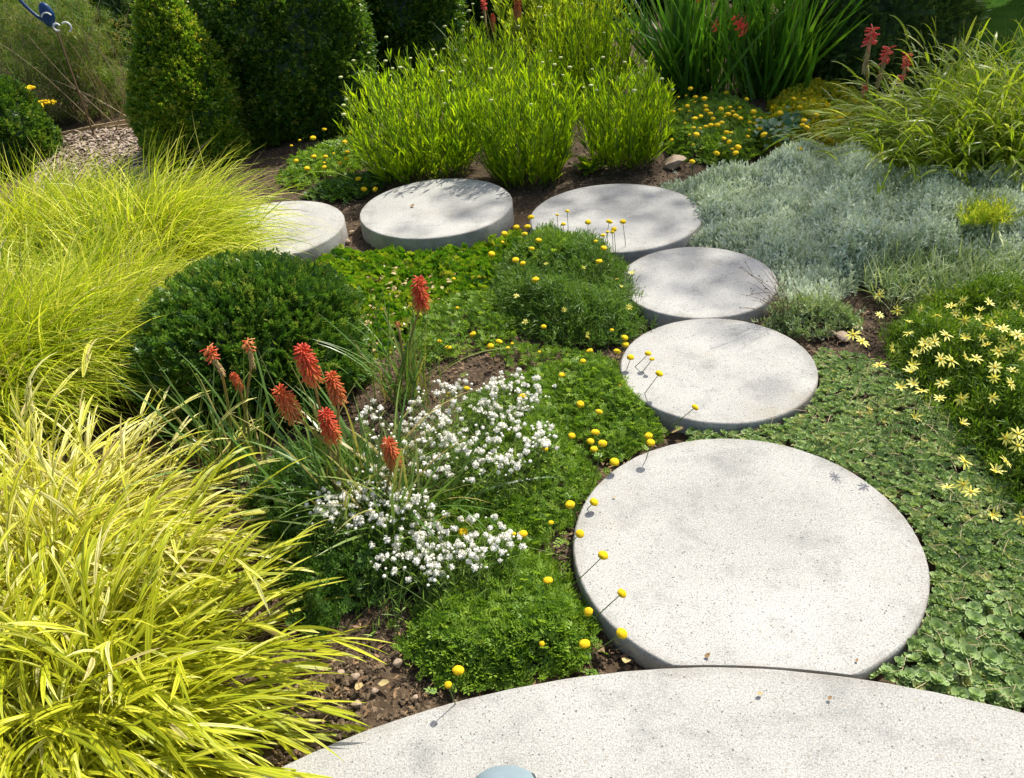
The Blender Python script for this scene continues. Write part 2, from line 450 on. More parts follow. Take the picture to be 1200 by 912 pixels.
M['parsley'] = leaf_mat('dark_ferny_leaf', [(.038, .10, .014), (.08, .175, .02), (.16, .26, .05)], .35, .48, .35, patch=.2)
M['ajuga'] = leaf_mat('glossy_ground_leaf', [(.05, .14, .012), (.12, .28, .014), (.26, .38, .02), (.52, .48, .05)], .3, .3, .6, patch=.2, patch_scale=5)
M['coreo'] = leaf_mat('thread_leaf', [(.07, .15, .022), (.13, .24, .03), (.22, .31, .055)], .35, .48, .35, patch=.25)
M['moon'] = leaf_mat('moonbeam_thread_leaf', [(.07, .15, .012), (.14, .25, .016), (.28, .34, .03)], .38, .48, .3, patch=.25)
M['silver'] = leaf_mat('silver_felted_leaf', [(.30, .38, .20), (.62, .69, .52), (.84, .87, .76)], .2, .75, .15, patch=.45, patch_scale=1.9, tint=(1, 1, .85))
M['greygreen'] = leaf_mat('grey_green_strap', [(.13, .22, .07), (.29, .38, .15), (.50, .56, .34)], .28, .5, .3)
M['sedum'] = leaf_mat('sedum_leaf', [(.12, .21, .06), (.23, .35, .11), (.34, .45, .17), (.54, .50, .19)], .25, .5, .3, patch=.3, patch_scale=6, tipc=((.60, .66, .42), .80, 1.05))
M['yellow_sedum'] = leaf_mat('yellow_green_leaf', [(.16, .26, .015), (.42, .42, .02), (.78, .58, .02)], .3, .5, .3, patch=.3, patch_scale=8)
M['fennel'] = leaf_mat('fennel_thread', [(.05, .11, .012), (.11, .20, .022), (.22, .29, .045), (.32, .26, .10)], .4, .5, .3, patch=.3, patch_scale=2)
M['bluegreen'] = leaf_mat('blue_green_leaf', [(.05, .15, .06), (.11, .22, .10)], .3, .45, .35)
M['stem'] = leaf_mat('green_stem', [(.06, .12, .02), (.14, .20, .04)], .1, .5, .3)
M['stem_brown'] = leaf_mat('brown_stem', [(.09, .055, .03), (.20, .13, .07)], 0, .6, .3)
M['poker_stem'] = leaf_mat('poker_stem', [(.16, .20, .04), (.30, .24, .07)], .1, .45, .4, tipc=((.34, .20, .06), .6, 1.0))
M['straw'] = leaf_mat('dry_straw', [(.36, .27, .14), (.55, .45, .27)], .2, .6, .3)
M['bark'] = rough_mat('bark', (.06, .045, .035), (.17, .13, .10), 12, bump=.8, bdist=.02)
M['red'] = leaf_mat('red_floret', [(.55, .045, .018), (.68, .09, .030), (.76, .30, .08)], .2, .45, .35, patch=.1, tipc=((.80, .22, .10), .8, 1.0))
M['orange'] = leaf_mat('fading_orange_floret', [(.55, .07, .02), (.66, .17, .045), (.55, .30, .10)], .2, .5, .3, patch=.1)
M['fade'] = leaf_mat('spent_floret', [(.58, .42, .18), (.50, .46, .20), (.66, .32, .16)], .2, .6, .3, patch=.1)
M['coral'] = leaf_mat('coral_floret', [(.70, .06, .05), (.82, .13, .10), (.80, .25, .16)], .25, .45, .3, patch=.1)
M['yellow'] = rough_mat('yellow_button', (.66, .38, .004), (.90, .66, .015), 17, rough=.75, bump=.9, bdist=.0025, spec=.15)
M['pale_yellow'] = leaf_mat('pale_yellow_petal', [(.80, .73, .10), (.88, .82, .26)], .3, .5, .3, patch=.05, obj_rnd=True)
M['deep_yellow'] = leaf_mat('flower_eye', [(.62, .42, .02), (.70, .5, .03)], 0, .7, .2)
M['white'] = leaf_mat('white_petal', [(.80, .78, .66), (.90, .88, .80)], .2, .55, .3, patch=.05, tint=(1, 1, .95))
M['bud'] = leaf_mat('green_bud', [(.42, .46, .14), (.62, .62, .32)], .15, .6, .2)
M['dead_leaf'] = leaf_mat('dead_leaf', [(.16, .09, .04), (.32, .20, .09), (.45, .36, .16)], .1, .6, .3, obj_rnd=True)
M['blue'] = rough_mat('blue_paint', (.012, .04, .11), (.02, .065, .16), 20, rough=.35, bump=.1)
M['off_white'] = rough_mat('white_paint', (.65, .66, .6), (.78, .78, .73), 20, rough=.5, bump=.1)
M['boot'] = rough_mat('grey_blue_rubber', (.15, .205, .225), (.20, .26, .28), 30, rough=.7, bump=.15, bdist=.002)
M['boot_sole'] = rough_mat('dark_rubber', (.03, .035, .04), (.06, .065, .07), 30, rough=.7, bump=.2)

# ------------------------------------------------------------------ more helpers
def RY(x, y, Y):
    """pixel -> the point of its ray at world distance Y"""
    p = G(x, y, 0.0)
    d = p - np.array([0, 0, CAM_H])
    return np.array([0, 0, CAM_H]) + d * (np.asarray(Y, float) / d[..., 1])[..., None]
def inpoly(p, poly):
    x, y = p[:, 0], p[:, 1]
    c = np.zeros(len(p), bool)
    for i in range(len(poly)):
        x1, y1 = poly[i - 1]; x2, y2 = poly[i]
        c ^= ((y1 > y) != (y2 > y)) & (x < (x2 - x1) * (y - y1) / (y2 - y1 + 1e-12) + x1)
    return c
def edge_dist(p, poly):
    best = np.full(len(p), 1e9)
    for i in range(len(poly)):
        a, b = poly[i - 1], poly[i]
        ab = b - a
        t = np.clip(((p - a) @ ab) / (ab @ ab + 1e-12), 0, 1)
        best = np.minimum(best, np.linalg.norm(p - a - t[:, None] * ab, axis=1))
    return best
def ground_poly(px):
    px = np.array(px, float)
    return GS(px[:, 0], px[:, 1])[:, :2]
def sample_poly(rng, poly, n):
    lo, hi = poly.min(0), poly.max(0)
    out = []
    tot = 0
    while tot < n:
        p = lo + rng.random((n * 2, 2)) * (hi - lo)
        p = p[inpoly(p, poly)]
        out.append(p); tot += len(p)
    return np.concatenate(out)[:n]
DISCS = [(.195, -.596, 1.780), (.562, 1.540, .4416), (.702, 2.365, .3275), (.782, 2.993, .3105), (.558, 3.707, .405), (-.298, 4.016, .386), (-1.1125, 3.916, .3616)]
def off_discs(p, margin=0.0):
    m = np.ones(len(p), bool)
    for (x, y, r) in DISCS:
        m &= np.hypot(p[:, 0] - x, p[:, 1] - y) > r + margin
    return m
def lumps(p, f=6.0):
    x, y = p[:, 0], p[:, 1]
    return (np.sin(f * x + 1.3) * np.sin(f * 1.1 * y + .4) + .6 * np.sin(2.3 * f * x - f * y) + .5 * np.cos(1.7 * f * y + f * .8 * x)) / 2.1
def smooth01(t):
    t = np.clip(t, 0, 1)
    return t * t * (3 - 2 * t)
def rdir(rng, n, el0, el1, az=None, spread=None):
    a = rng.random(n) * 2 * np.pi if az is None else az + rng.normal(0, spread, n)
    e = np.radians(rng.uniform(el0, el1, n))
    return np.stack([np.cos(a) * np.cos(e), np.sin(a) * np.cos(e), np.sin(e)], -1)
def mat4(R, t, s=1.0):
    m = Matrix([list(map(float, r)) for r in R]).to_4x4()
    s3 = s if np.ndim(s) else (s, s, s)
    m = m @ Matrix.Diagonal((float(s3[0]), float(s3[1]), float(s3[2]), 1))
    m.translation = [float(v) for v in t]
    return m
STEM_ME = {}
def stem_mesh(mat):
    if mat.name not in STEM_ME:
        g = Geo(); K = 5
        P = np.zeros((1, K, 3)); P[0, :, 1] = np.linspace(0, 1, K)
        tubes(g, P, np.linspace(1.15, .8, K)[None], 5)
        STEM_ME[mat.name] = g.mesh('stem', mat)
    return STEM_ME[mat.name]
def stem_between(parent, a, b, r, mat):
    a = np.asarray(a, float); b = np.asarray(b, float)
    R = frames((b - a)[None])[0]
    return part('stem', stem_mesh(mat), parent, matrix=mat4(R, a, (r, np.linalg.norm(b - a), r)))

# ------------------------------------------------------------------ the ground
rng = np.random.default_rng(1)
def axis_coords(lo, hi, step, far, n):
    core = np.arange(lo, hi + step / 2, step)
    k = (np.arange(1, n + 1) / n) ** 2.5
    return np.concatenate([(lo - k * (far + lo))[::-1], core, hi + k * (far - hi)])
gx = axis_coords(-2.4, 2.6, .029, 70, 40); gy = axis_coords(.6, 5.6, .029, 90, 40)
X, Y = np.meshgrid(gx, gy)
rs = np.random.default_rng(3)
def vnoise(x, y, f, seed):
    r = np.random.default_rng(seed).random((64, 64))
    u, v = x * f, y * f
    iu, iv = np.floor(u).astype(int), np.floor(v).astype(int)
    fu, fv = smooth01(u - iu), smooth01(v - iv)
    a, b, c, d = r[iu % 64, iv % 64], r[(iu + 1) % 64, iv % 64], r[iu % 64, (iv + 1) % 64], r[(iu + 1) % 64, (iv + 1) % 64]
    return (a * (1 - fu) + b * fu) * (1 - fv) + (c * (1 - fu) + d * fu) * fv - .5
Z = soil_z(X, np.clip(Y, .3, 12)) - .012 + vnoise(X, Y, 9, 1) * .018 + vnoise(X, Y, 22, 2) * .014 + vnoise(X, Y, 44, 5) * .009
g = Geo()
nx, ny = len(gx), len(gy)
i = (np.arange(ny - 1)[:, None] * nx + np.arange(nx - 1)[None])
g.add(np.stack([X, Y, Z], -1).reshape(-1, 3), np.stack([i, i + 1, i + nx + 1, i + nx], -1).reshape(-1, 4))
put(part('ground', g.mesh('ground', M['soil'])), kind='structure')

# lawn beyond the beds on the right
g = Geo()
lw = [(3.1, 5.35), (4.6, 4.7), (12, 4.5), (14, 13), (3.4, 13), (3.3, 7.2)]
lp = np.array(lw)
NL = 60
lv = [[*lp.mean(0), 0.0]]
for k in range(len(lp)):
    a, b = lp[k], lp[(k + 1) % len(lp)]
    for s in np.arange(10) / 10: lv.append([*(a + (b - a) * s), 0])
lv = np.array(lv); lv[:, 2] = soil_z(lv[:, 0], np.clip(lv[:, 1], .3, 12)) + .012
n_ = len(lv) - 1
g.add(lv, None, [[0, 1 + k, 1 + (k + 1) % n_] for k in range(n_)])
put(part('lawn', g.mesh('lawn', M['lawn_soil'])), kind='structure')
p = sample_poly(rng, np.array([(3.1, 5.4), (4.6, 4.75), (6.5, 5.5), (6.5, 9), (3.4, 9), (3.3, 7.2)]), 15000)
g = Geo()
b3 = np.c_[p, soil_z(p[:, 0], p[:, 1]) + .01]
blades(g, b3, rdir(rng, len(p), 45, 85), rng.uniform(.018, .04, len(p)), np.full(len(p), .005), rng.uniform(0, 1, len(p)), rng, 2)
put(part('lawn_grass', g.mesh('lawn_grass', M['lawn'])), 'short mown green lawn grass beyond the dark clipped dome', 'grass', kind='stuff')

# crumbs of soil, stones, mulch
IC = ico(1)
_ov = np.array([[1, .1, 0], [-.15, .9, .1], [-1, 0, -.1], [.1, -1, .15], [.1, .05, 1], [0, 0, -1.0]])
OCT = (_ov, np.zeros((0, 4), int), np.array([[0, 1, 4], [1, 2, 4], [2, 3, 4], [3, 0, 4], [1, 0, 5], [2, 1, 5], [3, 2, 5], [0, 3, 5]]), _ov[:, :2])
def crumble(poly_px, n, s0, s1, mat, name, label, cat, flat=.7, keep_off=0.0):
    p = sample_poly(rng, ground_poly(poly_px), n)
    p = p[off_discs(p, keep_off)]
    n = len(p)
    s = s0 + (s1 - s0) * rng.random(n) ** 3
    loc = np.c_[p, soil_z(p[:, 0], p[:, 1]) + vnoise(p[:, 0], p[:, 1], 9, 1) * .018 - .012 + s * .3]
    g = Geo()
    sc = np.stack([s * rng.uniform(.7, 1.3, n), s * rng.uniform(.7, 1.3, n), s * flat * rng.uniform(.6, 1.1, n)], -1)
    stamp(g, OCT, loc, frames(rdir(rng, n, -25, 25)), sc, rng.random(n))
    put(part(name, g.mesh(name, mat, smooth=False)), label, cat, kind='stuff')
crumble([(300, 640), (700, 520), (780, 510), (790, 790), (560, 815), (330, 912), (280, 800)], 15000, .0018, .0095, M['clod'], 'soil_crumbs', 'loose brown soil crumbs along the concrete disc edges', 'soil', keep_off=.004)
crumble([(420, 380), (760, 370), (720, 470), (430, 470)], 4200, .002, .009, M['clod'], 'soil_crumbs', 'soil crumbs under the pompom stems between leafy mats', 'soil', keep_off=.004)
crumble([(900, 370), (1060, 360), (1080, 430), (960, 440)], 2800, .002, .011, M['clod'], 'soil_crumbs', 'soil crumbs and bark below the silver plants', 'soil', keep_off=.004)
crumble([(240, 150), (450, 130), (470, 300), (400, 300), (270, 240)], 4200, .003, .012, M['clod'], 'soil_crumbs', 'bare brown soil crumbs in front of the hedge', 'soil', keep_off=.004)
crumble([(240, 500), (420, 420), (520, 420), (520, 640), (260, 640)], 4000, .002, .009, M['clod'], 'soil_crumbs', 'soil crumbs between the poker clumps', 'soil', keep_off=.004)
crumble([(620, 170), (850, 165), (800, 225), (600, 225)], 2600, .003, .012, M['clod'], 'soil_crumbs', 'soil crumbs behind the back discs', 'soil', keep_off=.004)
# pale wood chip mulch behind the fine grass
p = sample_poly(rng, ground_poly([(40, 235), (45, 165), (180, 150), (190, 225)]), 3600)
n = len(p)
CH = (np.array([[-.5, -.5, 0], [.5, -.5, 0], [.5, .5, .1], [-.5, .5, .1], [-.5, -.5, .18], [.5, -.5, .18], [.5, .5, .25], [-.5, .5, .25]]),
      np.array([[4, 5, 6, 7], [0, 1, 5, 4], [1, 2, 6, 5], [2, 3, 7, 6], [3, 0, 4, 7]]), np.zeros((0, 3), int), np.zeros((8, 2)))
g = Geo()
stamp(g, CH, np.c_[p, soil_z(p[:, 0], p[:, 1]) + rng.uniform(0, .03, n)], frames(rdir(rng, n, -25, 25)), np.stack([rng.uniform(.006, .016, n), rng.uniform(.015, .05, n), rng.uniform(.01, .03, n)], -1), rng.random(n))
put(part('wood_chip_mulch', g.mesh('wood_chip_mulch', M['chips'], smooth=False)), 'pale wood chip mulch on the ground beside the tall green cone', 'mulch', kind='stuff')

# dry litter on the open soil
g = Geo()
for pl, n in (([(300, 640), (700, 520), (780, 510), (790, 790), (560, 815), (330, 912), (280, 800)], 700), ([(420, 380), (760, 370), (720, 470), (430, 470)], 260), ([(900, 370), (1060, 360), (1080, 430), (960, 440)], 120), ([(240, 150), (450, 130), (470, 300), (400, 300), (270, 240)], 260)):
    p = sample_poly(rng, ground_poly(pl), n); p = p[off_discs(p, .004)]; n = len(p)
    stamp(g, T_leaf(.18, .5, .3, .1), np.c_[p, soil_z(p[:, 0], p[:, 1]) + .002], frames(rdir(rng, n, -8, 18)), rng.uniform(.006, .022, n), rng.random(n))
    blades(g, np.c_[p, soil_z(p[:, 0], p[:, 1]) + .004][::2], rdir(rng, len(p[::2]), -5, 15), rng.uniform(.015, .06, len(p[::2])), np.full(len(p[::2]), .0013), rng.uniform(0, .4, len(p[::2])), rng, 3)
put(part('dry_litter', g.mesh('dry_litter', M['dead_leaf'])), 'dry leaf crumbs and straw bits on the open soil', 'litter', kind='stuff')
# single stones one can pick out
def stone_mesh(seed):
    r = np.random.default_rng(seed); V, q, t, uv = ico(2)
    V = V * (1 + .26 * np.sin(2.3 * V[:, [1, 2, 0]] + r.random(3) * 6) + .12 * np.sin(7 * V[:, [2, 0, 1]] + r.random(3) * 6))
    gg = Geo(); gg.add(V, q, t, uv); return gg.mesh('stone', M['pebble'], smooth=False)
SM = [stone_mesh(k) for k in range(4)]
stones = [((417, 793), .009, 'small tan stone on bare soil beside the golden striped grass'), ((418, 826), .010, 'rounded brown stone on soil by the big disc edge and golden grass'), ((466, 777), .008, 'pale flat stone near the ferny mat with the lone front button flower'),
          ((400, 788), .007, 'brown stone half under the golden grass tips'), ((439, 810), .007, 'small dark stone among soil crumbs by the largest disc'), ((487, 818), .006, 'tiny pale pebble at the rim of the largest disc'),
          ((988, 396), .022, 'reddish brown stone below the silver plants beside the second disc'), ((1005, 386), .016, 'tan stone next to a reddish stone below the silver plants'), ((974, 392), .018, 'small brown stone behind the second disc on bare soil'),
          ((407, 284), .014, 'brown pebble in the soil gap between the two farthest left discs'), ((412, 272), .011, 'small pebble in the soil gap between two raised discs'), ((790, 193), .055, 'rough pale stone lump behind the disc near the silver plants')]
for k, (q, s, lab) in enumerate(stones):
    c = GS(*q)
    o = part('stone', SM[k % 4], None, matrix=mat4(frames(rdir(rng, 1, -20, 20))[0], c + np.array([0, 0, s * .25]), (s * 1.2, s * 1.0, s * .7)))
    put(o, lab, 'stone', 'stones on the soil')
# fallen leaves
DL = Geo(); tv, tq, tt, tu = T_leaf(.33, .5, .35, .18); DL.add(tv, tq, tt, tu, .6); DLm = DL.mesh('dead_leaf', M['dead_leaf'])
for (q, s, z, lab) in [((786, 508), .05, .012, 'curled brown dead leaf in the gap beside the second disc'), ((709, 766), .032, .01, 'dry tan leaf scrap on soil beside the first round disc'), ((735, 772), .034, .01, 'orange brown leaf scrap where two discs meet'), ((727, 758), .026, .012, 'small dead leaf leaning under a button flower'), ((424, 801), .03, .01, 'dry pointed leaf on soil by the golden grass'), ((443, 803), .028, .01, 'pale dry leaf sliver on bare front soil')]:
    c = GS(*q); put(part('dead_leaf', DLm, None, matrix=mat4(frames(rdir(rng, 1, 0, 30))[0], c + np.array([0, 0, z * .4]), s)), lab, 'leaf', 'fallen leaves on the soil')

# ------------------------------------------------------------------ concrete discs
def disc(idx, top, thick, label):
    x, y, r = DISCS[idx]
    seg = 160 if idx else 256
    a = np.arange(seg) / seg * 2 * np.pi
    rr = np.random.default_rng(idx)
    wob = 1 + .0012 * np.sin(a * 5 + rr.random() * 6) + .0008 * np.sin(a * 13 + rr.random() * 6)
    chip = .0016 * rr.random(seg)
    prof = [(r - .12, 0), (r - .0065, 0), (r - .003, -.0015), (r - .0008, -.004), (r, -.008), (r, -thick * .5), (r - .002, -thick)]
    V = [[0, 0, 0]]
    for k, (pr, pz) in enumerate(prof):
        rad = pr * wob - (chip if k in (2, 3) else 0)
        V += list(np.stack([rad * np.cos(a), rad * np.sin(a), np.full(seg, pz)], -1))
    j = np.arange(seg); jn = (j + 1) % seg
    q = [np.stack([1 + k * seg + j, 1 + (k + 1) * seg + j, 1 + (k + 1) * seg + jn, 1 + k * seg + jn], -1) for k in range(len(prof) - 1)]
    V = np.array(V)
    if idx == 1:      # cut to fit against the largest disc, with a narrow joint
        ox, oy, orr = DISCS[0]
        dv = V[:, :2] + np.array([x - ox, y - oy]); dl = np.hypot(dv[:, 0], dv[:, 1]); lim = orr + .0045
        k = dl < lim
        V[k, :2] = dv[k] / dl[k, None] * lim - np.array([x - ox, y - oy])
    gg = Geo(); gg.add(V, np.concatenate(q), np.stack([np.zeros(seg, int), 1 + j, 1 + jn], -1), None, np.concatenate([[0.0], np.repeat([0.0, .9, 1, 1, 1, 1, 1], seg)]))
    me = gg.mesh('stepping_disc', M['concrete'])
    sm = np.ones(len(me.polygons), bool); sm[:seg] = False; sm[-seg:] = False
    me.polygons.foreach_set('use_smooth', sm)
    o = part('stepping_disc', me, None, matrix=Matrix.Translation((x, y, top)))
    return put(o, label, 'stepping stone', 'round concrete stepping discs')
disc(0, .004, .13, 'largest concrete disc, on which the grey-blue boot stands')
disc(1, 0, .13, 'round pale speckled disc touching the largest disc')
disc(2, 0, .15, 'second round disc, its left edge crossed by yellow button flowers')
disc(3, 0, .16, 'round disc with dry twigs over its edge beside silver plants')
disc(4, 0, .18, 'shaded round disc at the path bend behind the thread-leaved bush')
disc(5, 0, .18, 'raised disc with leaf shadows in front of the fresh green clump')
disc(6, 0, .18, 'farthest disc, partly covered by fine lime grass')
# debris lying on the discs
bits = [((826, 771), .016, 'dark dry leaf sliver lying on the disc next to the largest'), ((894, 812), .014, 'brown twig scrap on the largest disc'), ((970, 820), .012, 'dark leaf crumb on the largest disc near its rim'), ((722, 583), .010, 'brown seed scrap on the first round disc by button flowers'), ((1003, 776), .010, 'tan crumb near where the sedum meets two discs'), ((481, 243), .03, 'dark leaf scrap on the raised disc with leaf shadows')]
for q, s, lab in bits:
    c = G(*q, .004 if q[1] < 790 else .011)
    put(part('leaf_scrap', DLm, None, matrix=mat4(frames(rdir(rng, 1, 0, 12))[0], c, s)), lab, 'leaf scrap', 'scraps lying on the discs')

# ------------------------------------------------------------------ the photographer's boot toe
toe = G(590, 902, .03)
bt = thing('boot', 'grey-blue rubber boot standing on the largest disc', 'boot', (toe[0], toe[1] - .14, .004))
def boot_parts():
    g = Geo(); g2 = Geo()
    ys = np.array([0, .006, .018, .04, .08, .13, .18, .23, .27, .29, .296]); hw = np.array([.012, .040, .057, .066, .066, .056, .047, .046, .043, .034, .01]); ht = np.array([.034, .05, .058, .064, .072, .092, .12, .15, .15, .13, .08])
    K = 18; a = np.arange(K) / K * 2 * np.pi
    V = []
    for y_, w_, h_ in zip(ys, hw, ht):
        ca, sa = np.cos(a), np.sin(a)
        xx = w_ * np.sign(ca) * np.abs(ca) ** .8; zz = np.where(sa > 0, h_ * .45 + (h_ * .55) * np.abs(sa) ** .8, h_ * .45 - (h_ * .45 - .022) * np.abs(sa) ** .5)
        V.append(np.stack([xx, np.full(K, -y_), zz], -1))
    V = np.concatenate(V) + np.array([toe[0], toe[1], .004])
    S = len(ys); j = np.arange(K); jn = (j + 1) % K
    q = np.concatenate([np.stack([k * K + j, (k + 1) * K + j, (k + 1) * K + jn, k * K + jn], -1) for k in range(S - 1)])
    g.add(V, q, [[0, k + 1, k] for k in range(1, K - 1)])
    part('foot', g.mesh('foot', M['boot']), bt)
    # sole
    V = []
    for z_ in (0, .024):
        xs = np.concatenate([hw + .004, -(hw + .004)[::-1]]); yy = np.concatenate([ys, ys[::-1]])
        V.append(np.stack([xs, -yy + .004, np.full(len(xs), z_)], -1))
    n = 2 * S; V = np.concatenate(V) + np.array([toe[0], toe[1], .004]); j = np.arange(n); jn = (j + 1) % n
    cap = np.stack([np.arange(S - 1), np.arange(1, S), n - 1 - np.arange(1, S), n - 1 - np.arange(S - 1)], -1)
    g2.add(V, np.concatenate([np.stack([j, jn, jn + n, j + n], -1), cap + n]))
    part('sole', g2.mesh('sole', M['boot_sole']), bt)
    g3 = Geo()
    P = np.array([[[toe[0], toe[1] - .232, z] for z in (.10, .12, .14, .155, .165)]])
    tubes(g3, P, np.array([[.043, .046, .047, .048, .048]]), 20)
    part('shaft', g3.mesh('shaft', M['boot']), bt)
boot_parts()

# ------------------------------------------------------------------ clipped shrubs and hedges
def topiary(name, label, cat, c, ax, ay, height, profile, expo, n, Ts, mat, size, seed, bump=.03, group=None, rot=0.0):
    rg = np.random.default_rng(seed)
    root = thing(name, label, cat, (c[0], c[1], c[2]), group)
    t = np.linspace(0, 1, 200); pr = np.array([profile(v) for v in t]); rad = (ax + ay) / 2
    ds = np.hypot(np.gradient(pr) * rad, np.gradient(t) * height); w = ds * (pr * rad + .01); cdf = np.cumsum(w); cdf /= cdf[-1]
    def surf(tt, th, off=0):
        pp = np.interp(tt, t, pr); dp = np.interp(tt, t, np.gradient(pr, t))
        ca, sa = np.cos(th), np.sin(th)
        k = (np.abs(ca) ** expo + np.abs(sa) ** expo) ** (-1 / expo)
        lump = 1 + bump / rad * (np.sin(3 * th + 7 * tt + seed) + np.sin(5.3 * th - 11 * tt) + .7 * np.sin(9 * th + 17 * tt + seed))
        x = ax * pp * k * ca * lump; y = ay * pp * k * sa * lump
        nx_, ny_ = np.sign(ca) * np.abs(ca) ** (expo - 1), np.sign(sa) * np.abs(sa) ** (expo - 1)
        nn = unit(np.stack([nx_, ny_, 0 * nx_], -1)); slope = -dp * rad / height
        nn = unit(nn + np.stack([0 * x, 0 * x, slope], -1))
        z = tt * height
        cr, sr = math.cos(rot), math.sin(rot)
        P = np.stack([cr * x - sr * y + c[0], sr * x + cr * y + c[1], z + c[2]], -1)
        nn = np.stack([cr * nn[:, 0] - sr * nn[:, 1], sr * nn[:, 0] + cr * nn[:, 1], nn[:, 2]], -1)
        return P, nn
    # inner mass
    KT, KA = 26, 48
    tt, th = np.meshgrid(np.linspace(0, 1, KT), np.arange(KA) / KA * 2 * np.pi, indexing='ij')
    P, nn = surf(tt.ravel(), th.ravel())
    P = P - nn * size * 1.05
    P[:, 2] = np.maximum(P[:, 2], c[2])
    i = (np.arange(KT - 1)[:, None] * KA + np.arange(KA)[None]); j = (np.arange(KT - 1)[:, None] * KA + ((np.arange(KA) + 1) % KA)[None])
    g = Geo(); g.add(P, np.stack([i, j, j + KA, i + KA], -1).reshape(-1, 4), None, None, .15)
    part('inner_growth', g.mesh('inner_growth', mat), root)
    g = Geo()
    m = n // len(Ts)
    for T in Ts:
        P, nn = surf(np.interp(rg.random(m), cdf, t), rg.random(m) * 2 * np.pi)
        d = unit(nn + rg.normal(0, .42, (m, 3)) + np.array([0, 0, .35]))
        depth = rg.random(m) ** 1.5; depth[rg.random(m) < .025] -= .45
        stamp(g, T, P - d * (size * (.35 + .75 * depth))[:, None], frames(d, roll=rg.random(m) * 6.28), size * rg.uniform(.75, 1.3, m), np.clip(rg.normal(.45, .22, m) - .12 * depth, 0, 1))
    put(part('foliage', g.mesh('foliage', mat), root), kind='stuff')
    return root
rt = np.random.default_rng(11)
YEW = [T_sprig(rt, 9, .42, .085, .9, .2) for _ in range(3)]
BOXT = [T_sprig(rt, 7, .46, .2, .8, .2, flat=False, leafT=T_diamond(.3, .55, .12)) for _ in range(3)]
dome = lambda v: max(0.0, 1 - v ** 2.4) ** .45 * (0.90 + .10 * min(1, v * 4))
obelisk = lambda v: float(np.interp(v, [0, .1, .25, .4, .55, .69, .82, .92, .97, 1], [.90, .97, 1, .95, .80, .60, .42, .27, .17, 0]))
block = lambda v: (1 - .06 * v) * max(0.0, 1 - v ** 14) ** .5
c = GS(288, 492)
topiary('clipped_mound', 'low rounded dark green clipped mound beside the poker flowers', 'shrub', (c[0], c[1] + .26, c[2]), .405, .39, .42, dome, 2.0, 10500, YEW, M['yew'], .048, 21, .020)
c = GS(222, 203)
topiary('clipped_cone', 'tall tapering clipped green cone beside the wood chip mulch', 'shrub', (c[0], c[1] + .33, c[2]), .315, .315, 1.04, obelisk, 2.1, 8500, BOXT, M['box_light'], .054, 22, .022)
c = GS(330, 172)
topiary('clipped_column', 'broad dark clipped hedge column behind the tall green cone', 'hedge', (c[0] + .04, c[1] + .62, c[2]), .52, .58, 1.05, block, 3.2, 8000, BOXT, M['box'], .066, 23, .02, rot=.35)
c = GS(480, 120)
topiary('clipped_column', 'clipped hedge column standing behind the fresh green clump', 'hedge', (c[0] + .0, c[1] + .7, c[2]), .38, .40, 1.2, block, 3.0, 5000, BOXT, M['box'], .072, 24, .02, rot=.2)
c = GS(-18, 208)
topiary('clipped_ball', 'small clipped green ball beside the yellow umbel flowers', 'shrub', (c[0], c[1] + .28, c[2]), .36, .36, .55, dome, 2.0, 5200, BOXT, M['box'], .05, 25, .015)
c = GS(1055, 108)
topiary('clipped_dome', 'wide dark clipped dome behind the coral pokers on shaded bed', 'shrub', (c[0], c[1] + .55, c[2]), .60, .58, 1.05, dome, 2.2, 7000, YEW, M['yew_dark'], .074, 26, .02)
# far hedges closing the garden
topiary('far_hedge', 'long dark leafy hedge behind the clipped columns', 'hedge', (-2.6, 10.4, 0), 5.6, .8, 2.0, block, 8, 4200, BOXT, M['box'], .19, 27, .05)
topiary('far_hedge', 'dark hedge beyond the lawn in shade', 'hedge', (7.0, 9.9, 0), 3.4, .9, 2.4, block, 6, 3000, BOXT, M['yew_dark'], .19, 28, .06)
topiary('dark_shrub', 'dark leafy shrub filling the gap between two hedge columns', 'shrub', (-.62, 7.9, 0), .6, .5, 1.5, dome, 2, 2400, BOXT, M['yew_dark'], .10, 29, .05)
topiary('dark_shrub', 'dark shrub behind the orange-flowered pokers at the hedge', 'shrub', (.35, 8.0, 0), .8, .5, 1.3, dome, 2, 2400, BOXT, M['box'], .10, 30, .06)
topiary('dark_shrub', 'green shrub between the sword-leaved clump and dark dome', 'shrub', (2.9, 7.6, 0), .75, .5, .95, dome, 2, 2400, BOXT, M['box'], .10, 31, .06)

topiary('dark_shrub', 'dark shrub behind the lime-leaved clump', 'shrub', (1.35, 8.6, 0), .8, .5, 1.2, dome, 2, 2400, BOXT, M['box'], .11, 33, .06)

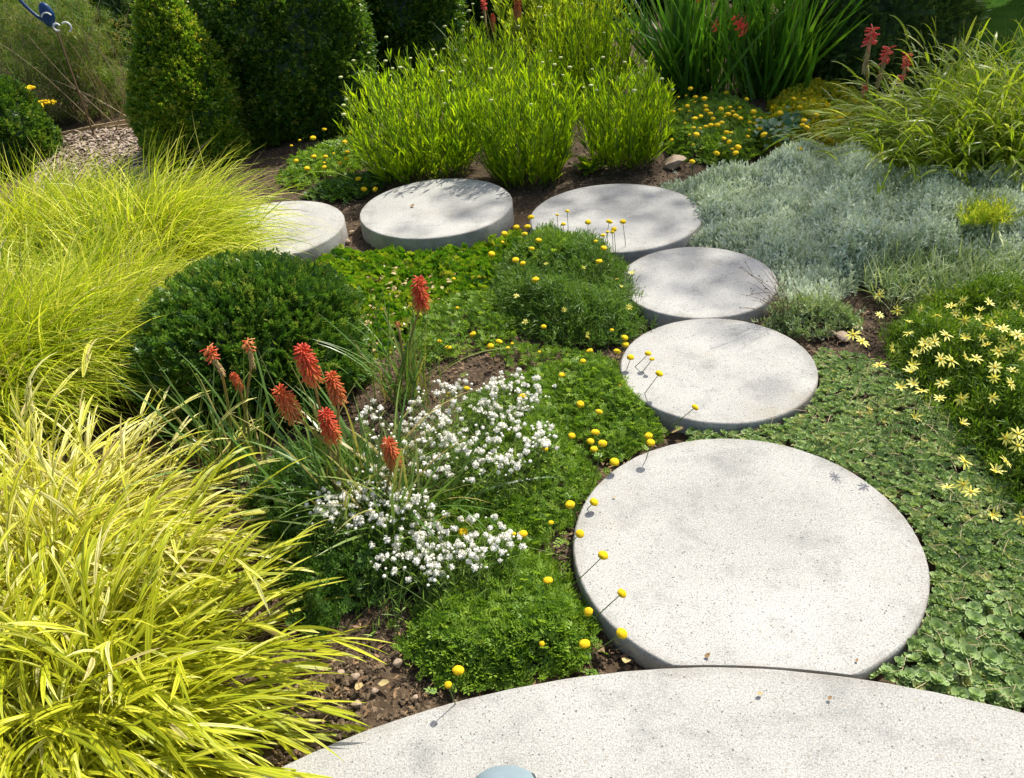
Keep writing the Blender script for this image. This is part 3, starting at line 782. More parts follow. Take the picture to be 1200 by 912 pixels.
# tree right of the view whose crown shades the back of the bed
def shade_tree(base, crown, rad, nclump, nleaf, seed, label):
    rg = np.random.default_rng(seed)
    root = thing('shade_tree', label, 'tree', base)
    b = np.array(base); cc = np.array(crown)
    g = Geo()
    P = bez(b - [0, 0, .1], (b + cc) / 2 + [.25, .1, 0], cc + [0, 0, .3], 9)
    tubes(g, P, np.linspace(.17, .04, 9)[None], 10)
    tips = []
    for k in range(nclump):
        d = unit(rg.normal(0, 1, 3)); r = rg.random() ** .4
        tip = cc + d * np.array(rad) * r
        st = P[0, rg.integers(4, 8)]
        Q = bez(st, (st + tip) / 2 + [0, 0, .25], tip, 6); tubes(g, Q, np.linspace(.045, .008, 6)[None], 5); tips.append(tip)
    part('trunk', g.mesh('trunk', M['bark']), root)
    g = Geo()
    T = T_leaf(.32, .5, .2, -.15)
    tips = np.repeat(np.array(tips), nleaf, 0)
    n = len(tips)
    loc = tips + rg.normal(0, .24, (n, 3)) * [1, 1, .7]
    stamp(g, T, loc, frames(rdir(rg, n, -60, 30), roll=rg.normal(0, .6, n)), rg.uniform(.07, .12, n), rg.random(n))
    put(part('crown', g.mesh('crown', M['croc']), root), kind='stuff')
shade_tree((6.8, 9.7, .04), (6.7, 9.95, 9.0), (2.5, 2.2, 1.5), 60, 58, 41, 'broad-leaved tree with spreading crown beside the lawn')

# ------------------------------------------------------------------ ornamental grasses
def blade_meshes(mat, w, n, seed, droops=(.3, 2.2), nseg=6, wb=.45):
    rg = np.random.default_rng(seed); out = []
    for k in range(n):
        g = Geo()
        blades(g, np.zeros((1, 3)), np.array([[0, 1.0, 0]]), np.array([1.0]), np.array([w * rg.uniform(.8, 1.2)]), np.array([droops[0] + (droops[1] - droops[0]) * k / max(1, n - 1)]), rg, nseg, .25, 1.0, np.array([.5]), wb)
        out.append(g.mesh('leaf', mat))
    return out
def culm_grass(name, label, cat, base, culms, length, per, leaf_len, leaf_w, lean, seed, mat, n_obj=280, height=1.0, group=None, spread=.10, el=(10, 56), droop=(.8, 1.7)):
    """mound of arching culms, each hung with blades that all sweep along it"""
    rg = np.random.default_rng(seed)
    base = np.asarray(base, float)
    root = thing(name, label, cat, base, group)
    az = rg.random(culms) * 2 * np.pi
    d = np.stack([np.cos(az), np.sin(az), 0 * az], -1)
    e = np.radians(rg.uniform(el[0], el[1], culms))
    d = unit(d * np.cos(e)[:, None] + np.array([lean[0], lean[1], 0]) * rg.uniform(.3, 1.2, culms)[:, None] + np.stack([0 * e, 0 * e, np.sin(e) * height], -1))
    p = base + np.c_[rg.normal(0, spread, culms), rg.normal(0, spread, culms), np.zeros(culms)]
    L = length * rg.uniform(.45, 1.1, culms); dr = rg.uniform(droop[0], droop[1], culms)
    K = 10; pts = []; dirs = []
    for k in range(K):
        pts.append(p.copy()); dirs.append(d.copy())
        p = p + d * (L / K)[:, None]
        d = d.copy(); d[:, 2] -= dr / K * (.35 + k / K); d = unit(d)
    pts = np.array(pts).transpose(1, 0, 2); dirs = np.array(dirs).transpose(1, 0, 2)
    lo = soil_z(pts[..., 0], pts[..., 1]) + .02
    pts[..., 2] = np.maximum(pts[..., 2], lo)
    g = Geo(); tubes(g, pts[:, ::3], np.broadcast_to(np.array([.0016, .0013, .001, .0007]), (culms, 4)), 3, rg.random(culms) * .5)
    put(part('stems', g.mesh('stems', mat), root), kind='stuff')
    ci = np.repeat(np.arange(culms), per); s = np.tile(np.linspace(.12, .98, per), culms) + rg.normal(0, .05, culms * per)
    s = np.clip(s, .03, .99); ki = np.clip((s * (K - 1)).astype(int), 0, K - 1)
    B = pts[ci, ki]; D = dirs[ci, ki]; n = len(B)
    D = unit(D + rg.normal(0, .10, (n, 3)) + np.array([0, 0, .12])); D[:, 2] = np.minimum(D[:, 2], .62); D = unit(D)
    ln = leaf_len * rg.uniform(.55, 1.25, n); w = leaf_w * rg.uniform(.6, 1.2, n); dp = rg.uniform(.3, 1.5, n) * np.clip(D[:, 2] * .8 + .75, .35, 1.5)
    rnd = np.clip(rg.beta(2.2, 3.0, n), 0, 1)
    # the longest outer blades are single leaves
    score = .8 * (B[:, 2] - base[2]) + rg.random(n) * .5 - .2 * (B[:, 1] - base[1])
    order = np.argsort(-score); top = order[:n_obj]; rest = order[n_obj:]
    meshes = BL[mat.name]
    for k in top:
        mi = int(np.clip((dp[k] - .3) / 1.9 * len(meshes), 0, len(meshes) - 1))
        R = frames(D[k:k + 1], roll=rg.normal(0, .45, 1))[0]
        part('leaf', meshes[mi], root, matrix=mat4(R, B[k], (w[k] / .05, ln[k], ln[k])))
    g = Geo(); blades(g, B[rest], D[rest], ln[rest], w[rest], dp[rest], rg, 5, .45, 1.0, rnd[rest], .45)
    put(part('leaves', g.mesh('leaves', mat), root), kind='stuff')
    return root
BL = {M['gold'].name: blade_meshes(M['gold'], .05, 8, 51), M['shade_grass'].name: blade_meshes(M['shade_grass'], .05, 8, 52)}
culm_grass('golden_grass', 'large golden striped grass mound spilling towards the largest disc', 'grass', GS(48, 855), 820, .58, 10, .14, .0098, (.62, -.02), 61, M['gold'], 290, 1.0, 'golden striped grass mounds', .13)
culm_grass('golden_grass', 'golden striped grass mound right below the clipped mound and fine grass', 'grass', GS(40, 690), 740, .54, 10, .14, .0094, (.62, .06), 62, M['gold'], 260, 1.0, 'golden striped grass mounds', .13)
culm_grass('golden_grass', 'golden striped grass filling between two mounds at their outer flank', 'grass', GS(-90, 720), 300, .46, 6, .18, .0104, (.3, .02), 63, M['gold'], 120, 1.0, 'golden striped grass mounds', .12)
culm_grass('shade_grass', 'green and gold arching grass mound behind the silver plants', 'grass', GS(1185, 222) + np.array([0, .22, 0]), 1400, .72, 8, .15, .0098, (-.42, -.22), 64, M['shade_grass'], 260, 1.3, 'shaded arching grass mounds', .22, (18, 80), (1.3, 2.4))
culm_grass('shade_grass', 'arching green grass mound at the lawn edge beside a silver bed', 'grass', GS(1290, 200) + np.array([0, .1, 0]), 650, .72, 7, .16, .0100, (-.4, -.2), 65, M['shade_grass'], 80, 1.3, 'shaded arching grass mounds', .2, (18, 80), (1.3, 2.4))

def fine_grass(label, base, n, length, width, lean, seed, mat, el=(45, 86), droop=(1.0, 2.6), rad=.12, group='fine lime grass tussocks'):
    rg = np.random.default_rng(seed)
    base = np.asarray(base, float)
    root = thing('fine_grass', label, 'grass', base, group)
    for nm, m, dr in (('leaves', n, droop), ('dry_leaves', n // 30, (.6, 1.8))):
        az = np.where(rg.random(m) < .3, rg.random(m) * 2 * np.pi, rg.normal(-.1, .95, m)); e = np.radians(rg.uniform(*el, m))
        d = unit(np.stack([np.cos(az) * np.cos(e), np.sin(az) * np.cos(e), np.sin(e)], -1) + np.array([lean[0], lean[1], 0]) * rg.uniform(.2, 1.3, m)[:, None])
        b = base + np.c_[rg.normal(0, rad, m), rg.normal(0, rad, m), np.zeros(m)]
        g = Geo(); blades(g, b, d, length * rg.uniform(.5, 1.12, m), width * rg.uniform(.6, 1.3, m), rg.uniform(*dr, m), rg, 7, .6, 1.6, None, .8, wobble=.03)
        put(part(nm, g.mesh(nm, M[mat] if nm == 'leaves' else M['straw']), root), kind='stuff')
fine_grass('fine lime grass tussock spilling over the farthest disc', GS(180, 335), 4200, .66, .0042, (.34, -.02), 71, 'lime_grass')
fine_grass('fine lime grass tussock beside the small clipped ball', GS(60, 320), 3200, .60, .0042, (.20, -.05), 72, 'lime_grass')
fine_grass('fine lime grass tussock leaning against the clipped mound', GS(15, 480), 4000, .64, .0042, (.30, .05), 73, 'lime_grass')
fine_grass('fine lime grass tussock behind the golden grass at the outer flank', GS(-110, 420), 2600, .62, .0042, (.2, 0), 74, 'lime_grass')
fine_grass('fine lime grass tussock in front of the wood chip mulch', GS(115, 420), 3200, .56, .0042, (.34, .02), 75, 'lime_grass')

# ------------------------------------------------------------------ mats and low cushions
rt = np.random.default_rng(5)
FERN = [T_fern(rt, 3, .38, .115) for _ in range(3)]
FINE = [T_sprig(rt, 8, .44, .036, 1.0, .2, flat=False) for _ in range(3)]
SILV = [T_sprig(rt, 7, .42, .085, 1.0, .1, flat=False) for _ in range(3)]
ROS = [T_rosette(rt, 13, lift=.42, leaf=T_spoon(.42)) for _ in range(3)]
ROUND = [T_rosette(rt, 8, .40, lift=.35, leaf=T_leaf(.42, .75, .3, -.05)) for _ in range(3)]
def mat_foliage(root, px, n, Ts, mat, s0, s1, hmax, edge, el, seed, disc_margin=.0, name='foliage', fill=.35, lump=.35, lf=7.0, gap=-9.0, gapf=17.0):
    """leaves spread through a low mound over the polygon px; returns a height function"""
    rg = np.random.default_rng(seed)
    poly = ground_poly(px)
    def top(p):
        return hmax * smooth01(.25 + edge_dist(p, poly) / edge) * (1 + lump * lumps(p, lf))
    g = Geo()
    for T in Ts:
        p = sample_poly(rg, poly, n // len(Ts))
        p = p + rg.normal(0, .012, p.shape) + rg.normal(0, .03, p.shape) * (rg.random((len(p), 1)) < .12)
        p = p[lumps(p, gapf) > gap + .25 * rg.normal(0, 1, len(p))]
        p = p[off_discs(p, disc_margin + (.012 if disc_margin >= 0 else 0))]
        k = len(p)
        z = soil_z(p[:, 0], p[:, 1]) + top(p) * (1 - (1 - fill) * rg.random(k) ** 1.6)
        d = rdir(rg, k, *el)
        s = rg.uniform(s0, s1, k)
        loc = np.c_[p, z] - d * (s * .45)[:, None]
        stamp(g, T, loc, frames(d, roll=rg.normal(0, .4, k)), s, np.clip(rg.normal(.45, .2, k), 0, 1))
    put(part(name, g.mesh(name, mat), root), kind='stuff')
    return top, poly
def plant(name, label, cat, px, group=None):
    q = np.mean(np.array(px, float), 0)
    return thing(name, label, cat, GS(*q), group)

# yellow button flowers
def button_mesh(seed, ring):
    V, q, t, uv = ico(3)
    rg = np.random.default_rng(seed)
    V = V.copy(); r = 1 + .10 * np.sin(17 * V[:, 0] + 3) * np.sin(17 * V[:, 1]) * np.sin(17 * V[:, 2] + 1)
    V *= r[:, None]
    V[:, 2] = np.where(V[:, 2] > 0, V[:, 2] * .72, V[:, 2] * .5)
    rho = np.hypot(V[:, 0], V[:, 1])
    V[:, 2] -= np.where((V[:, 2] > 0), ring * np.exp(-(rho / .3) ** 2), 0)
    g = Geo(); g.add(V, q, t, uv, .5 + .4 * rg.random(len(V))); return g.mesh('flower', M['yellow'])
BM = [button_mesh(1, .10), button_mesh(2, .28), button_mesh(3, .05)]
def buttons(root, heads, h, s, rg, bases=None):
    for k, q in enumerate(heads):
        b = bases[k] if bases and k < len(bases) and bases[k] else None
        hh = h * rg.uniform(.7, 1.3)
        small = rg.uniform(.5, .7) if rg.random() < .22 else 1
        if b is None:
            p = GS(q[0], q[1], hh)
            foot = p.copy(); foot[:2] += rg.normal(0, .02, 2); foot[2] = soil_z(foot[0], foot[1]) + .005
        else:
            foot = GS(b[0], b[1], .02)
            p = RY(q[0], q[1], foot[1] - .01 + rg.normal(0, .01))
            if p[2] < .02: p = G(q[0], q[1], .05)
        ax = unit(unit(p - foot) + np.array([0, 0, .6]) + rg.normal(0, .22, 3))
        R = frames(ax[None])[0]; R = np.stack([R[:, 0], R[:, 2], R[:, 1]], -1)   # z along the stem
        R[:, 1] *= -1
        sz = s * small * rg.uniform(.82, 1.15)
        o = part('flower', BM[int(rg.integers(3))], root, matrix=mat4(R, p, sz))
        stem_between(o, foot, p - ax * sz * .35, .0014, M['stem'])

rg = np.random.default_rng(81)
def cotula(label, px, n, heads, seed, h=.09, s=.0125, hmax=.055, mat='cotula', bases=None, size=(.020, .038), edge=.12, dm=0.0, **kw):
    r = plant('button_flower_plant', label, 'plant', px, 'yellow button flower plants')
    mat_foliage(r, px, n, FERN, M[mat], size[0], size[1], hmax, edge, (12, 75), seed, dm, gap=-.55, lump=.55, lf=9.0, **kw)
    buttons(r, heads, h, s, np.random.default_rng(seed + 1), bases)
    return r
P1 = [(717, 387), (732, 396), (733, 404), (723, 412), (739, 419), (759.5, 414.5), (764, 421), (772.5, 438), (814.5, 477.5), (727, 452.5), (683, 423.5), (658.6, 440), (690.7, 412)]
B1 = [(709, 420), (718, 436), (721, 436), (716, 438), (732, 440), (735, 439), (745, 446), (749, 470), (787, 500)]
cotula('bright ferny mat with button flowers leaning over the second disc', [(648, 432), (700, 424), (722, 428), (752, 462), (775, 490), (772, 512), (752, 528), (716, 545), (660, 520), (640, 470)], 3600, P1 + [(680, 474), (702, 483), (697.5, 507), (692, 517.6), (696, 526.5), (760, 511), (762.5, 519), (706, 520), (720, 541.7)], 82, bases=B1 + [None] * 11 + [(694, 569)], hmax=.07)
cotula('ferny mat with buttons growing under the white flowers', [(545, 470), (648, 428), (668, 520), (700, 560), (690, 600), (640, 640), (575, 640), (540, 560)], 4000, [(670, 511), (594.5, 508), (618.6, 494), (612, 465), (638, 526), (668, 591.6), (602, 626), (613, 626), (645.7, 612.7), (542.7, 624), (546.7, 455.7), (528, 462), (696, 588.6), (679.5, 625.7)], 83, bases=[None] * 12 + [(682, 603), (652, 653)], hmax=.075)
cotula('ferny mat with one large button flower at the largest disc', [(520, 680), (580, 640), (640, 650), (660, 690), (690, 720), (692, 760), (670, 790), (600, 805), (520, 800), (478, 765), (490, 720)], 4400, [(537, 786), (635, 754.7), (685, 755), (525, 802.7), (642, 680.7), (706.7, 651), (728.6, 695.5), (728.6, 742.6), (689.5, 717)], 84, bases=[None] * 5 + [(657.7, 699), (688, 732.7), (696, 764.5)], hmax=.065, size=(.024, .046), s=.0128)
cotula('bright ferny patch behind the poker clump', [(480, 395), (500, 365), (540, 345), (610, 345), (625, 375), (590, 405), (540, 415), (490, 430), (470, 420)], 2300, [(535.7, 361), (554, 392), (525, 408), (515, 400), (531.7, 327)], 85, hmax=.05)
cotula('tall-stemmed buttons on bare soil in front of the thread-leaved bush', [(570, 412), (600, 405), (650, 408), (700, 415), (690, 425), (600, 430)], 260, [(574.7, 406), (584.7, 400.7), (595, 408), (600, 403), (632, 412.7), (637, 383)], 86, h=.10, hmax=.03)
cotula('sunny ferny patch of buttons behind the farthest disc', [(325, 215), (345, 185), (375, 172), (415, 165), (435, 175), (420, 200), (380, 212), (360, 222)], 900, [(380, 152), (412, 155.7), (429.5, 160.4), (351, 164.6), (341.5, 171), (366.8, 162), (404.5, 167), (406.8, 178.4), (391, 180), (381.4, 184), (367.6, 184), (347, 188.7), (405.7, 186), (398, 191.5), (380, 191), (359.6, 197.8), (380, 196.5)], 87, h=.10, s=.017, hmax=.04, size=(.04, .07))
cotula('low dark ferny patch with three buttons beside the raised disc', [(355, 232), (390, 215), (440, 205), (470, 205), (440, 225), (405, 238)], 900, [(420, 210), (426.7, 222), (439.8, 222)], 88, h=.06, s=.017, hmax=.05, size=(.04, .06), mat='parsley')
_z = [(570, 437), (650, 445), (615, 452), (693, 452), (670, 413), (735, 460), (655, 495), (690, 475), (740, 495), (620, 510), (588, 520), (565, 525), (665, 518), (690, 553), (718, 542), (745, 515), (762, 530), (775, 553), (685, 595), (645, 573), (715, 597), (742, 590), (765, 583), (795, 583), (815, 572), (665, 627), (698, 627), (583, 650), (682, 673), (792, 714), (825, 645), (850, 660), (838, 617), (860, 618), (865, 693), (892, 685), (880, 712), (855, 500), (900, 502), (812, 508), (867, 520), (845, 533), (830, 543), (880, 540), (902, 552), (932, 462), (838, 434), (945, 570), (967, 545), (995, 553), (970, 575), (992, 600), (963, 520), (943, 605), (937, 635), (1012, 627), (678, 752)]
cotula('wide patch crowded with yellow buttons in front of sword leaves', [(775, 170), (790, 130), (830, 115), (880, 130), (905, 150), (900, 180), (860, 195), (800, 190)], 3400, [(640 + a / 3.965, b / 3.965) for a, b in _z], 89, h=.15, s=.0165, hmax=.08, size=(.04, .07), mat='cotula')

# thread-leaved bush left of the third disc
px = [(575, 330), (610, 295), (650, 282), (700, 290), (735, 320), (755, 360), (735, 400), (690, 408), (640, 400), (590, 380)]
r = plant('thread_leaf_bush', 'dense thread-leaved green bush beside the disc with twigs', 'shrub', px)
mat_foliage(r, px, 5200, FINE, M['coreo'], .045, .085, .13, .20, (5, 85), 91, -.06, fill=.2, lump=.5, lf=10)
mat_foliage(r, [(590, 330), (620, 300), (660, 290), (700, 296), (690, 330), (620, 345)], 1200, FERN, M['cotula'], .03, .05, .155, .12, (20, 85), 92, 0, name='fresh_shoots', fill=.75)
buttons(r, [(591, 274), (614.5, 275), (588.7, 284), (631, 282), (623, 291.7), (576, 298), (604, 305), (612.5, 309), (702, 306.7), (627.5, 328), (707.5, 291), (698, 283), (706.7, 276), (712, 272), (717.5, 272), (622, 255), (653, 252), (665, 247.6), (660, 263), (689, 260.6), (714, 260), (730, 260), (719.5, 269), (605, 266.6), (618, 266)], .21, .0135, np.random.default_rng(93))

# pale daisies
def daisy_mesh(n, seed, cup=.15):
    rg = np.random.default_rng(seed); parts = []
    L = T_leaf(.135, .75, .2, -.10)
    for k in range(n):
        a = k / n * 2 * np.pi + rg.normal(0, .08)
        d = np.array([math.cos(a), math.sin(a), cup + rg.normal(0, .12)])
        parts.append((L, fr1(d) * rg.uniform(.85, 1.1), np.array([0, 0, 0]), rg.normal(0, .1)))
    g = Geo(); v, q, t, uv, rr = combine(parts); g.add(v, q, t, uv, np.clip(.5 + rr, 0, 1))
    me = g.mesh('flower', M['pale_yellow'])
    g = Geo(); V, q, t, uv = ico(2); g.add(V * [.19, .19, .13] + [0, 0, .05], q, t, uv)
    return me, g.mesh('eye', M['deep_yellow'])
DM = [daisy_mesh(8, 1), daisy_mesh(8, 2, .35), daisy_mesh(8, 3, .0), daisy_mesh(7, 4, .8)]
def daisies(root, heads, h, s, rg, lean=(0, -.25, .9)):
    for q in heads:
        hh = h * rg.uniform(.75, 1.2) * (.5 if (q[0] < 1165 and q[1] > 470) else 1)
        p = GS(q[0], q[1], hh)
        foot = p + np.array([rg.normal(.02, .03), rg.normal(.03, .03), 0]); foot[2] = soil_z(foot[0], foot[1]) + .02
        ax = unit(np.array(lean) + rg.normal(0, .5, 3)); ax[2] = abs(ax[2])
        R = frames(ax[None])[0]; R = np.stack([R[:, 0], R[:, 2], R[:, 1]], -1); R[:, 1] *= -1
        k = int(rg.integers(4)); m = mat4(R, p, s * rg.uniform(.8, 1.15))
        o = part('flower', DM[k][0], root, matrix=m)
        part('eye', DM[k][1], o, matrix=m)
        stem_between(o, foot, p, .0008, M['stem'])
daisies(r, [(605, 346.5), (661, 363), (615, 377), (640, 309), (683, 314), (737, 360), (689, 395), (690, 392), (723, 327), (728, 337), (740, 320)], .20, .013, np.random.default_rng(94))

# moonbeam bush with many pale daisies
_m = [(130, 170), (163, 197), (275, 222), (230, 287), (298, 78), (390, 73), (340, 122), (340, 165), (362, 240), (405, 200), (440, 195), (352, 287), (350, 315), (310, 372), (360, 360), (390, 385), (458, 415), (470, 355), (462, 265), (505, 270), (485, 172), (555, 255), (598, 262), (560, 185), (520, 88), (505, 63), (550, 40), (648, 50), (450, 97), (605, 105), (555, 115), (655, 140), (690, 95), (620, 180), (640, 210), (685, 235), (700, 195), (725, 175), (755, 170), (775, 190), (670, 295), (668, 335), (740, 310), (730, 357), (660, 410), (620, 450), (545, 415), (543, 510), (555, 655), (550, 742), (490, 755), (580, 770), (670, 693), (662, 860), (710, 565), (760, 550), (760, 595), (712, 655), (230, 95), (230, 18), (775, 870), (360, 485), (640, 135), (662, 128), (615, 80), (420, 210), (395, 215), (770, 95), (745, 60), (700, 150), (735, 220), (790, 250), (800, 150), (825, 200), (830, 300), (840, 420), (820, 520)]
px = [(1040, 400), (1070, 372), (1130, 362), (1230, 350), (1300, 400), (1330, 560), (1270, 640), (1215, 640), (1180, 590), (1150, 545), (1110, 495), (1060, 455)]
r = plant('daisy_bush', 'thread-leaved bush covered in pale yellow daisies beside the sedum', 'plant', px)
mat_foliage(r, px, 7600, FINE, M['moon'], .05, .095, .17, .22, (5, 85), 95, .0, fill=.12, lump=.6, lf=10, gap=-.75)
daisies(r, [(960 + a / 3.258, 340 + b / 3.258) for a, b in _m], .25, .0225, np.random.default_rng(96))

# silver plants: four overlapping cushions
r0 = [('pale silver feathery cushion beside the disc with dry twigs', [(790, 292), (840, 262), (905, 245), (985, 275), (1010, 330), (965, 365), (925, 378), (905, 345), (870, 305)], 5200, .085, .8, 101),
      ('grey-green feathery cushion beside the shaded disc at the bend', [(770, 228), (830, 222), (890, 214), (960, 208), (1000, 225), (985, 285), (880, 285), (810, 282)], 7000, .115, .3, 102),
      ('silver feathery cushion in front of the shaded arching grass', [(920, 285), (960, 205), (1060, 222), (1130, 232), (1230, 242), (1280, 300), (1200, 330), (1080, 330), (980, 340)], 9500, .17, .6, 103),
      ('grey-green feathery cushion in front of the yellow-leaved mound', [(860, 222), (900, 200), (960, 196), (1020, 208), (1040, 235), (930, 245)], 4200, .18, .3, 104)]
for lab, px, n, h, br, sd in r0:
    r = plant('silver_cushion', lab, 'plant', px, 'silver feathery cushions')
    mat_foliage(r, px, int(n * .95), SILV, M['silver'], .045, .075, h, .20, (25, 90), sd, -.04 if sd == 101 else -.02, fill=.3, lump=.5, lf=8)
# grey-green strap tufts in front of the silver
px = [(1005, 345), (1040, 318), (1120, 318), (1200, 322), (1210, 355), (1120, 372), (1040, 372)]
r = plant('strap_leaf_tuft', 'loose tuft of grey-green strap leaves behind the daisy bush', 'plant', px)
rg = np.random.default_rng(105)
p = sample_poly(rg, ground_poly(px), 1500); g = Geo()
blades(g, np.c_[p, soil_z(p[:, 0], p[:, 1]) + rg.uniform(.0, .10, len(p))], rdir(rg, len(p), 20, 80), rg.uniform(.06, .14, len(p)), rg.uniform(.003, .0055, len(p)), rg.uniform(.3, 1.6, len(p)), rg, 4)
put(part('leaves', g.mesh('leaves', M['greygreen']), r), kind='stuff')
r = plant('yellow_shoot', 'sprig of yellow-green shoots rising through the silver cushion', 'plant', [(1120, 300), (1160, 290)])
p = sample_poly(rg, ground_poly([(1115, 312), (1125, 285), (1165, 285), (1170, 305)]), 60); g = Geo()
for T in FINE: stamp(g, T, np.c_[p, soil_z(p[:, 0], p[:, 1]) + .16], frames(rdir(rg, len(p), 20, 80)), rg.uniform(.05, .09, len(p)), rg.random(len(p)))
put(part('foliage', g.mesh('foliage', M['lime']), r), kind='stuff')
stem_between(r, GS(1140, 315), GS(1140, 300, .17), .002, M['stem'])
# dry twiggy stems over the third disc
rg = np.random.default_rng(106)
r = plant('dry_twigs', 'bare branching dry twigs with seed heads leaning over a disc', 'twigs', [(920, 378)])
tg = Geo(); root = GS(925, 382)
ends = [(868, 345), (875, 330), (865, 362), (885, 325), (900, 318), (880, 352), (893, 340), (908, 330), (872, 318), (888, 312), (915, 345), (930, 330), (905, 352), (940, 350)]
for k, q in enumerate(ends):
    e = RY(q[0], q[1], root[1] - .02 + rg.normal(0, .03)); e[2] = max(e[2], .02)
    P = bez(root + np.r_[rg.normal(0, .02, 2), 0], (root + e) / 2 + np.array([.02, 0, .05]), e, 7); tubes(tg, P, np.linspace(.0014, .0006, 7)[None], 3)
    for j in range(4):
        s = P[0, rg.integers(2, 6)]; f = s + rg.normal(0, .03, 3) + np.array([-.03, 0, .03])
        tubes(tg, bez(s, (s + f) / 2 + [0, 0, .005], f, 4), np.linspace(.0008, .0005, 4)[None], 3)
        stamp(tg, IC, f[None], np.eye(3)[None], .0026, [.2])
put(part('twigs', tg.mesh('twigs', M['stem_brown']), r), kind='stuff')
px = [(880, 372), (930, 360), (985, 362), (1010, 385), (960, 395), (935, 400), (900, 388)]
r = plant('low_green_tuft', 'low green thread-leaved tuft at the foot of the dry twigs', 'plant', px)
mat_foliage(r, px, 800, SILV, M['greygreen'], .035, .06, .075, .12, (10, 85), 107, .0, fill=.2, gap=-.5)
mat_foliage(r, [(745, 372), (760, 385), (735, 400), (700, 405)], 200, FINE, M['coreo'], .03, .05, .05, .1, (10, 85), 108, .0, name='side_shoots')

# creeping sedum carpet with single rosettes in front
SED = [(800, 500), (870, 480), (930, 470), (945, 440), (960, 412), (1010, 420), (1075, 458), (1120, 500), (1170, 560), (1230, 640), (1330, 700), (1330, 880), (1180, 842), (960, 780), (1040, 700), (1040, 650), (990, 590), (940, 550), (880, 535), (810, 525)]
rg = np.random.default_rng(111)
g = Geo(); poly = ground_poly(SED)
SROS = [T_rosette(rt, 8, lift=.42, leaf=T_leaf(.42, .85, .4, .12)) for _ in range(3)]
for T in SROS:
    p = sample_poly(rg, poly, 2400); p = p[off_discs(p, .010)]; p = p[lumps(p, 23) > -.62 + .2 * rg.normal(0, 1, len(p))]; k = len(p)
    near = smooth01((2.3 - p[:, 1]) / 1.3)
    s = (.0125 + .005 * near) * rg.uniform(.6, 1.5, k)
    z = soil_z(p[:, 0], p[:, 1]) + .004 + .012 * (lumps(p, 11) * .5 + .5) + rg.random(k) * .008
    nn = unit(np.stack([rg.normal(0, .35, k), rg.normal(-.1, .35, k), np.ones(k)], -1))
    R = frames(nn, up=np.array([0, 1.0, .01]), roll=rg.random(k) * 6.28); R = np.stack([R[..., 0], -R[..., 2], R[..., 1]], -1)
    R[..., 1] *= -1
    stamp(g, T, np.c_[p, z], R, s, np.clip(rg.normal(.42, .2, k), 0, 1))
put(part('sedum_carpet', g.mesh('sedum_carpet', M['sedum'])), 'carpet of small grey-green sedum beside the round discs', 'ground cover', kind='stuff')
g = Geo()
p = sample_poly(rg, poly, 500); p = p[off_discs(p, .01)]
blades(g, np.c_[p, soil_z(p[:, 0], p[:, 1]) + .03], rdir(rg, len(p), -5, 40), rg.uniform(.02, .07, len(p)), np.full(len(p), .0012), rg.uniform(0, 1, len(p)), rg, 3)
put(part('dry_stalks', g.mesh('dry_stalks', M['straw'])), 'thin dry stalks scattered over the sedum carpet', 'dry stalks', kind='stuff')
RM = []
for T in ROS:
    gg = Geo(); gg.add(T[0], T[1], T[2], T[3], np.clip(.4 + T[4], 0, 1)); RM.append(gg.mesh('sedum_rosette', M['sedum']))
p = sample_poly(rg, ground_poly([(1015, 792), (1085, 745), (1120, 720), (1160, 700), (1240, 720), (1240, 850), (1150, 832)]), 500)
p = p[off_discs(p, .012)]
keep = []
for q in p:
    if all(np.hypot(*(q - k)) > .028 for k in keep): keep.append(q)
for k, q in enumerate(keep):
    nrm = unit(np.array([rg.normal(0, .25), rg.normal(-.15, .25), 1.0]))
    R = frames(nrm[None], up=np.array([0, 1.0, .01]), roll=rg.random(1) * 6.28)[0]; R = np.stack([R[:, 0], R[:, 2], R[:, 1]], -1); R[:, 1] *= -1
    o = part('sedum_rosette', RM[k % 3], None, matrix=mat4(R, (q[0], q[1], soil_z(*q) + .012 + .006 + rg.random() * .010), rg.uniform(.015, .030)))
    put(o, 'fleshy green sedum rosette in the corner where two discs meet the carpet', 'sedum', 'sedum rosettes at the disc corner')

# glossy leafy ground cover in front of the raised disc
px = [(350, 318), (385, 290), (420, 300), (470, 292), (540, 285), (610, 272), (625, 285), (590, 320), (570, 345), (520, 350), (480, 390), (440, 420), (425, 400), (400, 360)]
r = plant('leafy_ground_cover', 'glossy green and yellow leafy ground cover in front of the raised disc', 'ground cover', px)
mat_foliage(r, px, 2600, ROUND, M['ajuga'], .022, .042, .045, .06, (55, 90), 121, .02, fill=.1, lump=.6, lf=9, gap=-.4, gapf=21)
px2 = [(430, 320), (480, 315), (560, 300), (520, 350), (470, 400), (435, 425), (420, 390)]
p = sample_poly(np.random.default_rng(122), ground_poly(px2), 260); rg = np.random.default_rng(123); g = Geo()
stamp(g, T_leaf(.35, .5, .3, -.1), np.c_[p, soil_z(p[:, 0], p[:, 1]) + rg.uniform(.0, .04, len(p))], frames(rdir(rg, len(p), -15, 40)), rg.uniform(.014, .03, len(p)), rg.random(len(p)))
put(part('dry_leaves', g.mesh('dry_leaves', M['dead_leaf']), r), kind='stuff')

